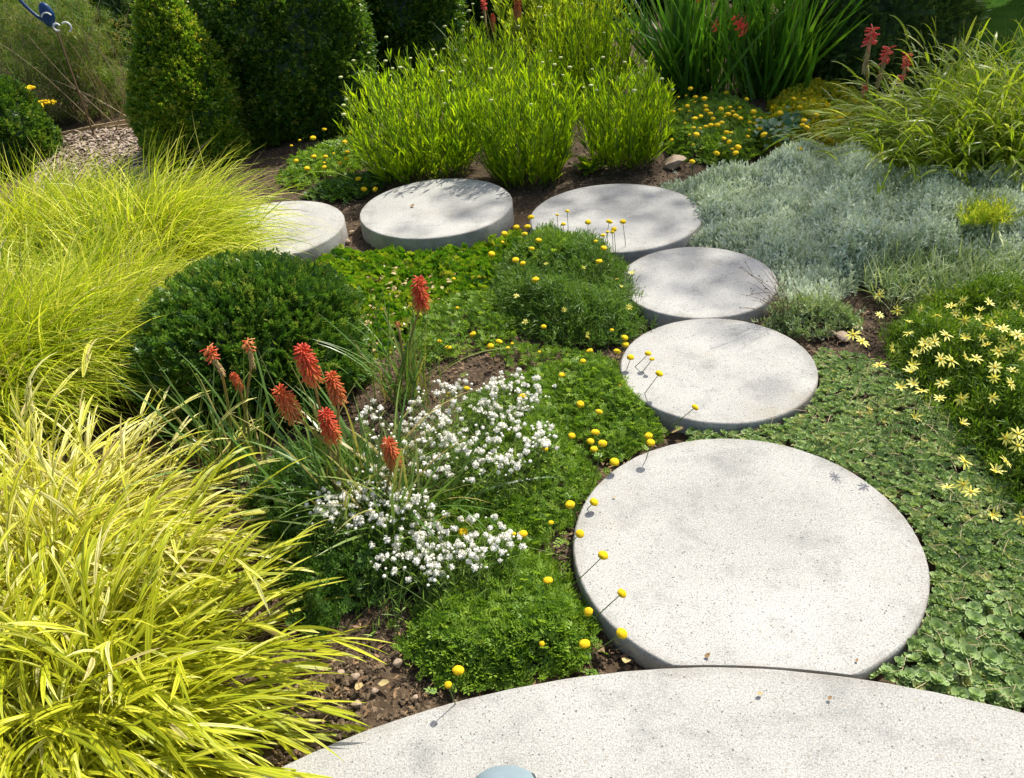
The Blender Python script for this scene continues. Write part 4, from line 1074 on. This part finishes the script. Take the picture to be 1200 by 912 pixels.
# ------------------------------------------------------------------ red hot pokers
def poker_mesh(mat, seed, n=150, fade=0.0, top=1.0, fat=1.0):
    rg = np.random.default_rng(seed)
    k = np.arange(n); s = k / n
    a = k * 2.39996 + rg.normal(0, .12, n)
    out = np.stack([np.cos(a), 0 * a, np.sin(a)], -1)
    base = out * .035; base[:, 1] = .10 + .84 * s
    droop = np.interp(s, [0, .35, .75, 1], [-1.05, -.75, -.15, .9]) + rg.normal(0, .12, n)
    ln = np.interp(s, [0, .3, .8, 1], [.235, .25, .19, .10]) * rg.uniform(.85, 1.15, n) * fat
    d = unit(out + np.array([0, 1, 0]) * droop[:, None])
    mid = base + d * (ln * .5)[:, None]; d2 = unit(d + np.array([0, -.35, 0])); end = mid + d2 * (ln * .5)[:, None]
    g = Geo()
    tubes(g, np.stack([base, mid, end, end + d2 * .012], 1), np.stack([np.full(n, .010), np.full(n, .017), np.full(n, .0165), np.full(n, .007)], 1), 5, np.clip(.95 - .85 * s + rg.normal(0, .16, n), 0, 1))
    P = np.zeros((1, 4, 3)); P[0, :, 1] = (0, .3, .7, .97)
    tubes(g, P, np.array([[.03, .034, .03, .012]]), 6)
    return g.mesh('flower_spike', mat)
PK = {'red': [poker_mesh(M['red'], 1), poker_mesh(M['red'], 2, 140, fat=1.08)], 'orange': [poker_mesh(M['orange'], 3, 140), poker_mesh(M['orange'], 4, 130, fat=.9)]}
def half_poker(mat, seed, n):
    """nearly spent spike: a few open florets on top, withered tubes hanging below"""
    rg = np.random.default_rng(seed)
    g = Geo(); k = np.arange(n); s = k / n; a = k * 2.4
    out = np.stack([np.cos(a), 0 * a, np.sin(a)], -1); base = out * .02; base[:, 1] = .6 + .36 * s
    d = unit(out + np.array([0, 1, 0]) * (-.5 + .6 * s + rg.normal(0, .2, n))[:, None]); ln = rg.uniform(.14, .24, n)
    tubes(g, np.stack([base, base + d * (ln * .5)[:, None], base + d * ln[:, None]], 1), np.broadcast_to(np.array([.012, .022, .018]), (n, 3)), 5, rg.random(n))
    me = g.mesh('flower_spike', mat)
    g = Geo(); n = 46; k = np.arange(n); s = k / n; a = k * 2.4
    out = np.stack([np.cos(a), 0 * a, np.sin(a)], -1); base = out * .02; base[:, 1] = .02 + .62 * s
    d = unit(out * .45 + np.array([0, -1, 0]) + rg.normal(0, .12, (n, 3))); ln = rg.uniform(.10, .17, n)
    tubes(g, np.stack([base, base + unit(out)* .03, base + d * ln[:, None]], 1), np.broadcast_to(np.array([.010, .016, .008]), (n, 3)), 4, rg.random(n))
    P = np.zeros((1, 4, 3)); P[0, :, 1] = (0, .3, .7, .97); tubes(g, P, np.array([[.03, .03, .025, .01]]), 6)
    return me, g.mesh('spent_florets', M['fade'])
HP = {'red': half_poker(M['red'], 5, 34), 'coral': half_poker(M['coral'], 6, 34), 'orange': half_poker(M['orange'], 7, 20)}
PB = blade_meshes(M['poker_leaf'], .02, 8, 53, (.05, 2.6), 7, .85)
BL[M['poker_leaf'].name] = PB
def poker_clump(label, base_px, heads, nleaf, leaf_len, leaf_w, seed, lean=(0, 0), el=(48, 89), spread=.05, group='poker flower clumps', dY=0.0, stem_r=.0042):
    rg = np.random.default_rng(seed)
    b = GS(*base_px) + np.array([0, dY, 0]); b[2] = soil_z(b[0], b[1])
    root = thing('poker_plant', label, 'plant', b, group)
    for k in range(nleaf):
        d = rdir(rg, 1, *el)[0]; d = unit(d + np.array([lean[0], lean[1], 0]) * rg.uniform(0, 1.2))
        ln = leaf_len * rg.uniform(.5, 1.15); w = leaf_w * rg.uniform(.55, 1.2)
        mi = int(np.clip(rg.beta(2, 2) * 8 * (1.2 - .5 * d[2]) , 0, 7))
        R = frames(d[None], roll=rg.normal(0, .5, 1))[0]
        part('leaf', PB[mi], root, matrix=mat4(R, b + np.r_[rg.normal(0, spread, 2), 0], (w / .02, ln, ln)))
    for (q, kind, size, tilt, yo) in heads:
        p = RY(q[0], q[1], b[1] + yo)              # centre of the flower head
        ax = unit(np.array([tilt, rg.normal(-.03, .05), 1.0]))
        foot = b + np.r_[rg.normal(0, spread * .6, 2), 0]
        start = p - ax * size * .5
        R = frames(ax[None], up=np.array([0, 1.0, 0]), roll=rg.random(1) * 6)[0]
        wd = .72 if stem_r > .005 else 1.05
        m = mat4(R, start, (size * wd, size, size * wd))
        if kind.startswith('half'):
            me, me2 = HP[kind[5:]]
            o = part('flower_spike', me, root, matrix=m); part('spent_florets', me2, o, matrix=m)
        else:
            o = part('flower_spike', PK[kind][int(rg.integers(2))], root, matrix=m)
        g = Geo(); mid = (foot + start) / 2 + np.array([0, 0, .04]) - np.array([tilt, 0, 0]) * .10
        K = 8; tubes(g, bez(foot, mid, start + ax * size * .12, K), np.linspace(stem_r * 1.15, stem_r * .85, K)[None], 7)
        part('stem', g.mesh('stem', M['poker_stem']), o)
    return root
poker_clump('poker clump with tight red spikes in front of the clipped mound', (415, 602), [((360, 426), 'red', .118, -.10, .03), ((336, 472), 'orange', .112, -.22, -.02), ((392, 454), 'orange', .098, -.08, .05), ((385, 498), 'red', .105, -.05, -.03)], 100, .46, .0090, 131, (-.06, 0))
poker_clump('poker clump with fading spikes against the clipped mound', (275, 560), [((252, 423), 'half_red', .098, -.22, .0), ((293, 413), 'half_orange', .098, .1, .03), ((277, 447), 'orange', .062, -.1, .0)], 85, .40, .0075, 132, (0, .0))
poker_clump('poker clump with one upright red spike beside the white flowers', (478, 470), [((492, 343), 'red', .115, .03, .03), ((467, 384), 'half_orange', .05, 0, .0)], 85, .40, .0065, 133, (.06, .05), (58, 89))
poker_clump('poker clump with one short spike among the white flowers', (468, 622), [((458, 530), 'orange', .10, -.03, .04)], 85, .44, .0095, 134, (.24, .02), (32, 86))
poker_clump('poker clump with half spent coral spikes in front of the dark dome', (1028, 188), [((1018, 57), 'half_coral', .22, .05, .02), ((1035, 77), 'half_coral', .20, .12, .0), ((1060, 82), 'half_coral', .17, .05, .03), ((1054, 101), 'half_coral', .12, .02, -.02), ((1012, 110), 'half_coral', .10, .0, .0)], 60, .42, .010, 135, (0, 0), dY=.05, stem_r=.006)
poker_clump('poker clump with small red spikes behind the fresh green clump', (590, 118), [((568, 14), 'half_coral', .15, .0, .0), ((578, 27), 'orange', .12, .0, .0), ((606, 4), 'orange', .18, .03, .0)], 40, .55, .012, 136, (0, 0), stem_r=.006)

# ------------------------------------------------------------------ small double white flowers
def pom_mesh(seed, n):
    rg = np.random.default_rng(seed); parts = []
    L = T_diamond(.42, .6, .15)
    for k in range(n):
        z = 1 - 1.7 * (k + .5) / n; a = k * 2.4; rr = math.sqrt(max(0, 1 - z * z))
        nrm = np.array([rr * math.cos(a), rr * math.sin(a), z]); d = unit(np.cross(nrm, rg.normal(0, 1, 3)) + nrm * .5)
        parts.append((L, fr1(d, nrm) * .75 * rg.uniform(.8, 1.1), nrm * .52, rg.normal(0, .1)))
    V = ico(2); parts.append((V, np.eye(3) * .6, np.zeros(3), 0))
    g = Geo(); v, q, t, uv, rr = combine(parts); g.add(v, q, t, uv, np.clip(.6 + rr, 0, 1)); return g.mesh('flower', M['white'])
WM = [pom_mesh(1, 26), pom_mesh(2, 22), pom_mesh(3, 30)]
V = ico(2); gg = Geo(); gg.add(V[0] * [1, 1, .85], V[1], V[2], V[3]); BUD = gg.mesh('bud', M['white'])
def white_plant(label, px, n, nbud, h, seed, foot_px, size=.0085):
    rg = np.random.default_rng(seed)
    f = GS(*foot_px); root = thing('white_flower_plant', label, 'plant', f, 'white double flowers')
    poly = ground_poly(px)
    C = sample_poly(rg, poly, max(6, int(n * .8)))
    P = C[rg.integers(0, len(C), n + nbud)] + rg.normal(0, .024, (n + nbud, 2))
    hz = h * (1 + .25 * lumps(P, 9)) + rg.normal(0, .014, len(P))
    Z = soil_z(P[:, 0], P[:, 1]) + hz
    # the polygon is where the heads show: move each along its view ray to its height
    for k in range(len(P)):
        o_ = np.array([0, 0, CAM_H]); q = np.array([P[k, 0], P[k, 1], soil_z(*P[k])]); d = q - o_
        t = (Z[k] - CAM_H) / d[2]; p = o_ + d * t
        if k < n:
            R = frames(rdir(rg, 1, 40, 90))[0]; R = np.stack([R[:, 0], R[:, 2], R[:, 1]], -1); R[:, 1] *= -1
            part('flower', WM[k % 3], root, matrix=mat4(R, p, size * rg.uniform(.7, 1.25)))
        else:
            part('bud', BUD, root, matrix=mat4(np.eye(3), p, size * rg.uniform(.3, .6)))
        P3.append(p); FT.append(f + np.r_[rg.normal(0, .09, 2), 0] * [1, 1, 0] + (p - f) * [.55, .55, 0])
    A = np.array(FT); Bq = np.array(P3); A[:, 2] = soil_z(A[:, 0], A[:, 1])
    g = Geo(); tubes(g, bez(A, (A + Bq) / 2 + [0, 0, .03], Bq, 5), np.broadcast_to(np.linspace(.0011, .0007, 5), (len(A), 5)), 3, rg.random(len(A)))
    # narrow leaves on the stems
    k = rg.integers(0, len(A), len(A) * 5); s = rg.uniform(.05, .85, len(k))[:, None]
    loc = A[k] * (1 - s) + Bq[k] * s + [0, 0, .008]
    put(part('stems', g.mesh('stems', M['stem']), root), kind='stuff')
    g = Geo(); blades(g, loc, rdir(rg, len(k), 5, 70), rg.uniform(.015, .04, len(k)), rg.uniform(.002, .0035, len(k)), rg.uniform(.2, 1.2, len(k)), rg, 3)
    put(part('leaves', g.mesh('leaves', M['cotula']), root), kind='stuff')
    P3.clear(); FT.clear()
P3, FT = [], []
white_plant('broad spray of white double flowers beside the upright red poker', [(475, 480), (500, 450), (540, 452), (580, 440), (612, 430), (640, 445), (630, 480), (650, 520), (600, 545), (560, 565), (530, 580), (490, 565), (472, 525)], 290, 140, .15, 141, (535, 590), .0088)
white_plant('spray of white buds and flowers at the foot of the red pokers', [(360, 600), (385, 575), (430, 560), (470, 570), (495, 590), (480, 610), (430, 615), (395, 622)], 115, 130, .14, 142, (430, 680), .0085)
white_plant('low spray of white flowers in front of the short poker spike', [(440, 655), (470, 630), (520, 600), (570, 610), (608, 630), (600, 655), (550, 660), (490, 682), (450, 672)], 140, 60, .12, 143, (510, 700), .0088)
white_plant('thin upright spray of white flowers behind the short poker spike', [(418, 480), (440, 465), (450, 500), (470, 560), (430, 560), (412, 520)], 34, 34, .17, 144, (440, 640), .008)
px = [(290, 590), (330, 540), (400, 520), (470, 560), (480, 610), (480, 660), (500, 690), (440, 705), (400, 720), (380, 760), (350, 720)]
r = plant('curly_leaf_plant', 'dark curly parsley-like foliage below the white flowers', 'plant', px)
mat_foliage(r, px, 4000, FERN, M['parsley'], .025, .045, .10, .1, (20, 88), 145, fill=.25)
px = [(490, 600), (560, 560), (640, 600), (620, 650), (520, 690)]
r = plant('curly_leaf_plant', 'green ferny foliage under the low white spray', 'plant', px)
mat_foliage(r, px, 1300, FERN, M['cotula'], .025, .045, .06, .1, (20, 80), 146, fill=.25)

# ------------------------------------------------------------------ tall herbaceous clumps at the back
def leafy_clump(name, label, base, rad, height, nst, nleaf, leaf_len, leaf_w, mat, seed, buds=0, group=None, lean=(0, 0), flare=.5):
    rg = np.random.default_rng(seed)
    base = np.asarray(base, float); root = thing(name, label, 'plant', base, group)
    a = rg.random(nst) * 6.283; rr = np.sqrt(rg.random(nst)) * rad
    A = base + np.stack([np.cos(a) * rr * .75, np.sin(a) * rr * .75, 0 * a], -1)
    top = base + np.stack([np.cos(a) * rr * (1 + flare * .5) + lean[0], np.sin(a) * rr * (1 + flare * .5) + lean[1], height * (1 - .35 * (rr / rad) ** 2) * rg.uniform(.75, 1.08, nst)], -1)
    mid = (A + top) / 2 + (A - base) * .25 + rg.normal(0, .03, (nst, 3))
    K = 8; P = bez(A, mid, top, K)
    g = Geo(); tubes(g, P, np.broadcast_to(np.linspace(.0028, .0014, K), (nst, K)), 3, rg.random(nst))
    put(part('stems', g.mesh('stems', M['stem']), root), kind='stuff')
    i = np.repeat(np.arange(nst), nleaf); s = rg.random(len(i)) * .97
    f = s * (K - 1); k0 = f.astype(int); fr = (f - k0)[:, None]
    loc = P[i, k0] * (1 - fr) + P[i, np.minimum(k0 + 1, K - 1)] * fr
    tan = unit(P[i, np.minimum(k0 + 1, K - 1)] - P[i, k0])
    d = unit(tan * rg.uniform(1.0, 2.2, len(i))[:, None] + rdir(rg, len(i), -5, 30) * .75)
    g = Geo()
    stamp(g, T_leaf(leaf_w, .55, .25, -.12), loc, frames(d, roll=rg.normal(0, .5, len(i))), leaf_len * rg.uniform(.6, 1.3, len(i)) * (1.15 - .5 * s), np.clip(rg.normal(.5, .2, len(i)), 0, 1))
    put(part('leaves', g.mesh('leaves', mat), root), kind='stuff')
    for b in range(buds):
        j = int(rg.integers(nst)); q = top[j]
        o = part('bud', BUDM, root, matrix=mat4(np.eye(3), q + [0, 0, .055], rg.uniform(.008, .013)))
        stem_between(o, q - [0, 0, .02], q + [0, 0, .052], .0011, M['stem'])
    return root
V = ico(2); gg = Geo(); gg.add(V[0] * [1.15, 1.15, .6], V[1], V[2], V[3]); BUDM = gg.mesh('bud', M['bud'])
HG = 'fresh green budded clumps'
leafy_clump('budded_clump', 'tall fresh green budded clump behind the raised disc', GS(500, 205) + [0, .05, 0], .34, .66, 170, 26, .095, .055, M['helenium'], 151, 26, HG, (-.03, 0))
leafy_clump('budded_clump', 'fresh green clump at the soil gap between two back discs', GS(620, 212) + [0, .03, 0], .25, .68, 135, 26, .095, .055, M['helenium'], 152, 10, HG)
leafy_clump('budded_clump', 'rounded fresh green clump behind the shaded disc', GS(735, 196) + [0, .10, 0], .225, .58, 120, 26, .09, .05, M['helenium'], 153, 14, HG)
leafy_clump('budded_clump', 'fresh green clump farther back beside the sword leaves', GS(700, 125) + [0, .3, 0], .30, .72, 120, 24, .095, .05, M['helenium'], 154, 16, HG)
leafy_clump('budded_clump', 'fresh green clump in front of the small red pokers', GS(580, 160) + [0, .2, 0], .34, .66, 130, 24, .095, .05, M['helenium'], 155, 16, HG)
leafy_clump('lime_clump', 'lime-leaved tall clump with dark stems behind green clumps', GS(665, 92) + [0, .5, 0], .45, 1.0, 110, 26, .10, .11, M['lime'], 156, 0, None)
g = Geo(); rg = np.random.default_rng(157)
# broad basal leaves at the clump feet
for k, (q, lab) in enumerate([((455, 205), 'low broad-leaved seedling left of the raised disc'), ((690, 200), 'low broad-leaved seedling between green clumps')]):
    b = GS(*q); r = thing('seedling', lab, 'plant', b); g = Geo(); n = 26
    d = rdir(rg, n, 10, 70); stamp(g, T_leaf(.22, .5, .25, -.2), np.repeat(b[None], n, 0) + d * .01, frames(d), rg.uniform(.07, .12, n), rg.random(n)); put(part('leaves', g.mesh('leaves', M['helenium']), r), kind='stuff')

# sword-leaved clumps with red flowers
SWm = blade_meshes(M['croc'], .03, 6, 54, (.0, 1.2), 6, .7)
def sword_clump(label, base, n, length, seed, flowers=()):
    rg = np.random.default_rng(seed); base = np.asarray(base, float)
    root = thing('sword_leaf_clump', label, 'plant', base, 'sword-leaved clumps')
    for k in range(n):
        d = rdir(rg, 1, 46, 88)[0]; ln = length * rg.uniform(.55, 1.12); w = .028 * rg.uniform(.6, 1.15)
        R = frames(d[None], roll=rg.normal(1.0, .6, 1))[0]
        part('leaf', SWm[int(np.clip((1.1 - d[2]) * 14 * rg.random(), 0, 5))], root, matrix=mat4(R, base + np.r_[rg.normal(0, .12, 2), 0], (w / .03, ln, ln)))
    for (q, s, yo) in flowers:
        p = RY(q[0], q[1], base[1] + yo)
        o = part('flower', CF, root, matrix=mat4(frames(unit(np.array([[.3, -.5, .6]])))[0], p, s))
        g = Geo(); f = base + np.r_[rg.normal(0, .05, 2), 0]
        tubes(g, bez(f, (f + p) / 2 + [0, 0, .12], p, 7), np.linspace(.004, .002, 7)[None], 5); part('stem', g.mesh('stem', M['stem']), o)
    for k in range(14):   # small brown seed sprays
        q = base + np.r_[rg.normal(0, .2, 2), length * rg.uniform(.5, .95)]; f = base + np.r_[rg.normal(0, .06, 2), 0]
        g = Geo(); Pq = bez(f, (f + q) / 2 + [0, 0, .1], q, 6); tubes(g, Pq, np.linspace(.003, .0012, 6)[None], 4)
        stamp(g, T_diamond(.3, .5, .2), q + rg.normal(0, .018, (9, 3)), frames(rdir(rg, 9, -30, 70)), rg.uniform(.018, .03, 9), rg.random(9))
        part('seed_spray', g.mesh('seed_spray', M['fade']), root)
prt = []; rg = np.random.default_rng(160)
for k in range(9):
    prt.append((T_rosette(rg, 6, .22, lift=.5), np.eye(3) * .42, np.array([rg.normal(0, .35), rg.uniform(-.2, .3), rg.normal(0, .3)]), 0))
prt = [((T[0], T[1], T[2], T[3]), Mx, t, rv) for (T, Mx, t, rv) in prt]
gg = Geo(); v, q, t, uv, rr = combine(prt); gg.add(v, q, t, uv, .4); CF = gg.mesh('flower', M['coral'])
sword_clump('sword-leaved clump with drooping tips beside the fresh green clumps', GS(805, 112) + [0, .12, 0], 230, .85, 161, [((838, 33), .07, -.16), ((818, -2), .09, -.1)])
sword_clump('sword-leaved clump carrying the bright red flower beside the dark dome', GS(905, 112) + [0, .12, 0], 230, .92, 162, [((868, 36), .105, -.25)])
px = [(890, 165), (905, 118), (950, 105), (1010, 115), (1035, 150), (1000, 172), (930, 180)]
r = plant('yellow_leaf_mound', 'yellow-leaved low mound in front of the sword leaves', 'plant', px)
mat_foliage(r, px, 1900, [T_rosette(np.random.default_rng(9), 7, .34, leaf=T_diamond(.34, .6, .15))], M['yellow_sedum'], .024, .042, .11, .2, (60, 90), 163, fill=.35, lump=.3)
buttons(r, [(930, 116), (942, 116), (914, 133), (937, 126), (942, 142), (940, 147), (945, 150), (957, 135), (937, 175), (985, 138)], .17, .017, np.random.default_rng(164))
px = [(880, 175), (900, 155), (935, 155), (940, 175), (915, 190)]
r = plant('blue_leaf_plant', 'blue-green round-leaved plant between yellow mound and silver cushion', 'plant', px)
rg = np.random.default_rng(165); p = sample_poly(rg, ground_poly(px), 110); g = Geo()
stamp(g, T_leaf(.42, .6, .3, -.1), np.c_[p, soil_z(p[:, 0], p[:, 1]) + rg.uniform(.04, .14, len(p))], frames(rdir(rg, len(p), -10, 60)), rg.uniform(.035, .065, len(p)), rg.random(len(p))); put(part('leaves', g.mesh('leaves', M['bluegreen']), r), kind='stuff')
r = plant('yellow_bloom_stalk', 'two small yellow blooms on thin stalks before the shaded grass', 'plant', [(1035, 200)])
daisies(r, [(1032, 180), (1053, 168), (1198, 162)], .24, .024, rg)

# ------------------------------------------------------------------ fennel corner at the back left
def plume(rg):
    parts = []
    for k in range(36):
        d = unit(rg.normal(0, 1, 3) + np.array([0, .5, 0])); s = rg.random() * .8
        parts.append((T_diamond(.03, .5, 0), fr1(d) * rg.uniform(.16, .34), np.array([0, s, 0]), rg.normal(0, .1)))
    return combine(parts)
PL = [plume(np.random.default_rng(k)) for k in range(3)]
def fennel(label, base, n, height, seed, rad=.4, lean=(0, 0)):
    rg = np.random.default_rng(seed); base = np.asarray(base, float)
    root = thing('fennel_plant', label, 'plant', base, 'feathery fennel plants')
    a = rg.random(n) * 6.28; A = base + np.c_[rg.normal(0, rad * .4, (n, 2)), np.zeros(n)]
    T = A + np.stack([rg.normal(lean[0], rad * .7, n), rg.normal(lean[1], rad * .5, n), height * rg.uniform(.45, 1.05, n)], -1)
    P = bez(A, (A + T) / 2 + rg.normal(0, .07, (n, 3)), T, 8)
    g = Geo(); tubes(g, P, np.broadcast_to(np.linspace(.005, .002, 8), (n, 8)), 4, rg.random(n)); put(part('stems', g.mesh('stems', M['straw']), root), kind='stuff')
    g = Geo()
    for Tm in PL:
        m = n * 8; i = rg.integers(0, n, m); k = rg.integers(0, 8, m)
        stamp(g, Tm, P[i, k] + np.array([0, 0, .03]) + rg.normal(0, .09, (m, 3)) * [1, 1, .5], frames(rdir(rg, m, -10, 75)), rg.uniform(.13, .26, m), np.clip(rg.normal(.42, .25, m), 0, 1))
    put(part('foliage', g.mesh('foliage', M['fennel']), root), kind='stuff')
fennel('feathery fennel behind the small clipped ball and umbels', GS(45, 140), 34, 1.0, 171, .5)
fennel('feathery fennel with bare stems beside the tall green cone', GS(125, 132) + [0, .1, 0], 26, .9, 172, .38, (-.15, 0))
fennel('feathery fennel against the far hedge', GS(20, 90) + [0, .5, 0], 34, 1.1, 173, .6)
topiary('dark_shrub', 'dark leafy shrub behind the fennel', 'shrub', (-2.9, 8.9, 0), 1.3, .6, .95, dome, 2, 3000, BOXT, M['box'], .12, 32, .07)
rg = np.random.default_rng(174)
for (q, lab) in [((25, 104), 'upper yellow umbel flower beside the fennel'), ((22, 124), 'widest yellow umbel flower above the clipped ball'), ((50, 121), 'yellow umbel flower with pale dots beside the fennel')]:
    b = GS(12, 190) + [.15, .3, 0]; p = RY(q[0], q[1], b[1])
    r = thing('umbel_flower', lab, 'flower', b, 'yellow umbel flowers')
    g = Geo(); n = 60; aa = rg.random(n) * 6.28; rr = np.sqrt(rg.random(n)) * .08
    E = p + np.stack([np.cos(aa) * rr, np.sin(aa) * rr, .01 - rr * .2], -1)
    stamp(g, IC, E, np.repeat(np.eye(3)[None], n, 0), rg.uniform(.007, .012, n), rg.random(n)); part('florets', g.mesh('florets', M['yellow']), r)
    g = Geo(); tubes(g, bez(np.repeat((p - [0, 0, .06])[None], n, 0), (p + E) / 2 - [0, 0, .02], E, 3), np.full((n, 3), .0012), 3)
    tubes(g, bez(b, (b + p) / 2 + [.03, 0, 0], p - [0, 0, .055], 6), np.linspace(.005, .003, 6)[None], 5); part('stem', g.mesh('stem', M['stem']), r)
for (a, b, lab) in [((45, 163), (168, 138), 'pale bare cane lying across behind the wood chips'), ((80, 158), (166, 145), 'shorter pale bare cane above the wood chips')]:
    A = GS(*a, .02); Bp = GS(*b, .05); Bp = RY(b[0], b[1], A[1] + .12)
    g = Geo(); K = 12; P = bez(A, (A + Bp) / 2 + [0, 0, .02], Bp, K); rr = np.full(K, .0075); rr[::3] *= 1.18
    tubes(g, P, rr[None], 7); put(part('garden_cane', g.mesh('garden_cane', M['straw'])), lab, 'cane', 'bare canes')
rg = np.random.default_rng(176)
r = plant('dead_stalk_tuft', 'pale arching dry stems in front of the fennel', 'dry plant', [(90, 150)])
g = Geo(); n = 26
A = GS(rg.uniform(20, 165, n), rg.uniform(120, 158, n)); Tp = A + np.stack([rg.normal(-.12, .22, n), rg.normal(-.1, .1, n), rg.uniform(.3, .8, n)], -1)
tubes(g, bez(A, (A + Tp) / 2 + np.stack([rg.normal(.05, .06, n), 0 * A[:, 0], rg.uniform(.0, .15, n)], -1), Tp, 8), np.broadcast_to(np.linspace(.0042, .0018, 8), (n, 8)), 4, rg.random(n))
put(part('stems', g.mesh('stems', M['straw']), r), kind='stuff')
# blue ornament on a slanting stake
Yo = GS(45, 140)[1] - .62; c = RY(57, 21, Yo)
r = thing('garden_ornament', 'dark blue metal ornament with pale curls on a slanting stake among fennel', 'ornament', (c[0] + .1, c[1], soil_z(c[0], c[1])))
V, q, t, uv = ico(3)
g = Geo(); W = V * [.045, .028, .075]; W[:, 0] += .25 * W[:, 2] * np.sign(-W[:, 2]) * .4; g.add(W + c + [0, 0, .02], q, t, uv); part('body', g.mesh('body', M['blue']), r)
def arc(cx, cz, rad, a0, a1, tub, nm, mt):
    a = np.radians(np.linspace(a0, a1, 12)); P = np.stack([c[0] + cx + rad * np.cos(a), np.full(12, c[1] - .03), c[2] + cz + rad * np.sin(a)], -1)[None]
    gg = Geo(); tubes(gg, P, np.full((1, 12), tub), 6); part(nm, gg.mesh(nm, M[mt]), r)
arc(.045, -.055, .022, 20, 300, .006, 'curl', 'off_white'); arc(.105, -.06, .03, 130, -70, .006, 'curl', 'off_white'); arc(.005, .0, .035, 30, 160, .005, 'curl', 'off_white')
g = Geo(); tubes(g, bez(c + [-.17, .0, .19], c + [-.10, 0, .0], c + [.03, 0, -.055], 8), np.full((1, 8), .011), 6); part('arm', g.mesh('arm', M['blue']), r)
stem_between(r, (c[0] + .02, c[1], soil_z(c[0], c[1]) - .05), c + np.array([.02, 0, -.05]), .006, M['stem_brown'])
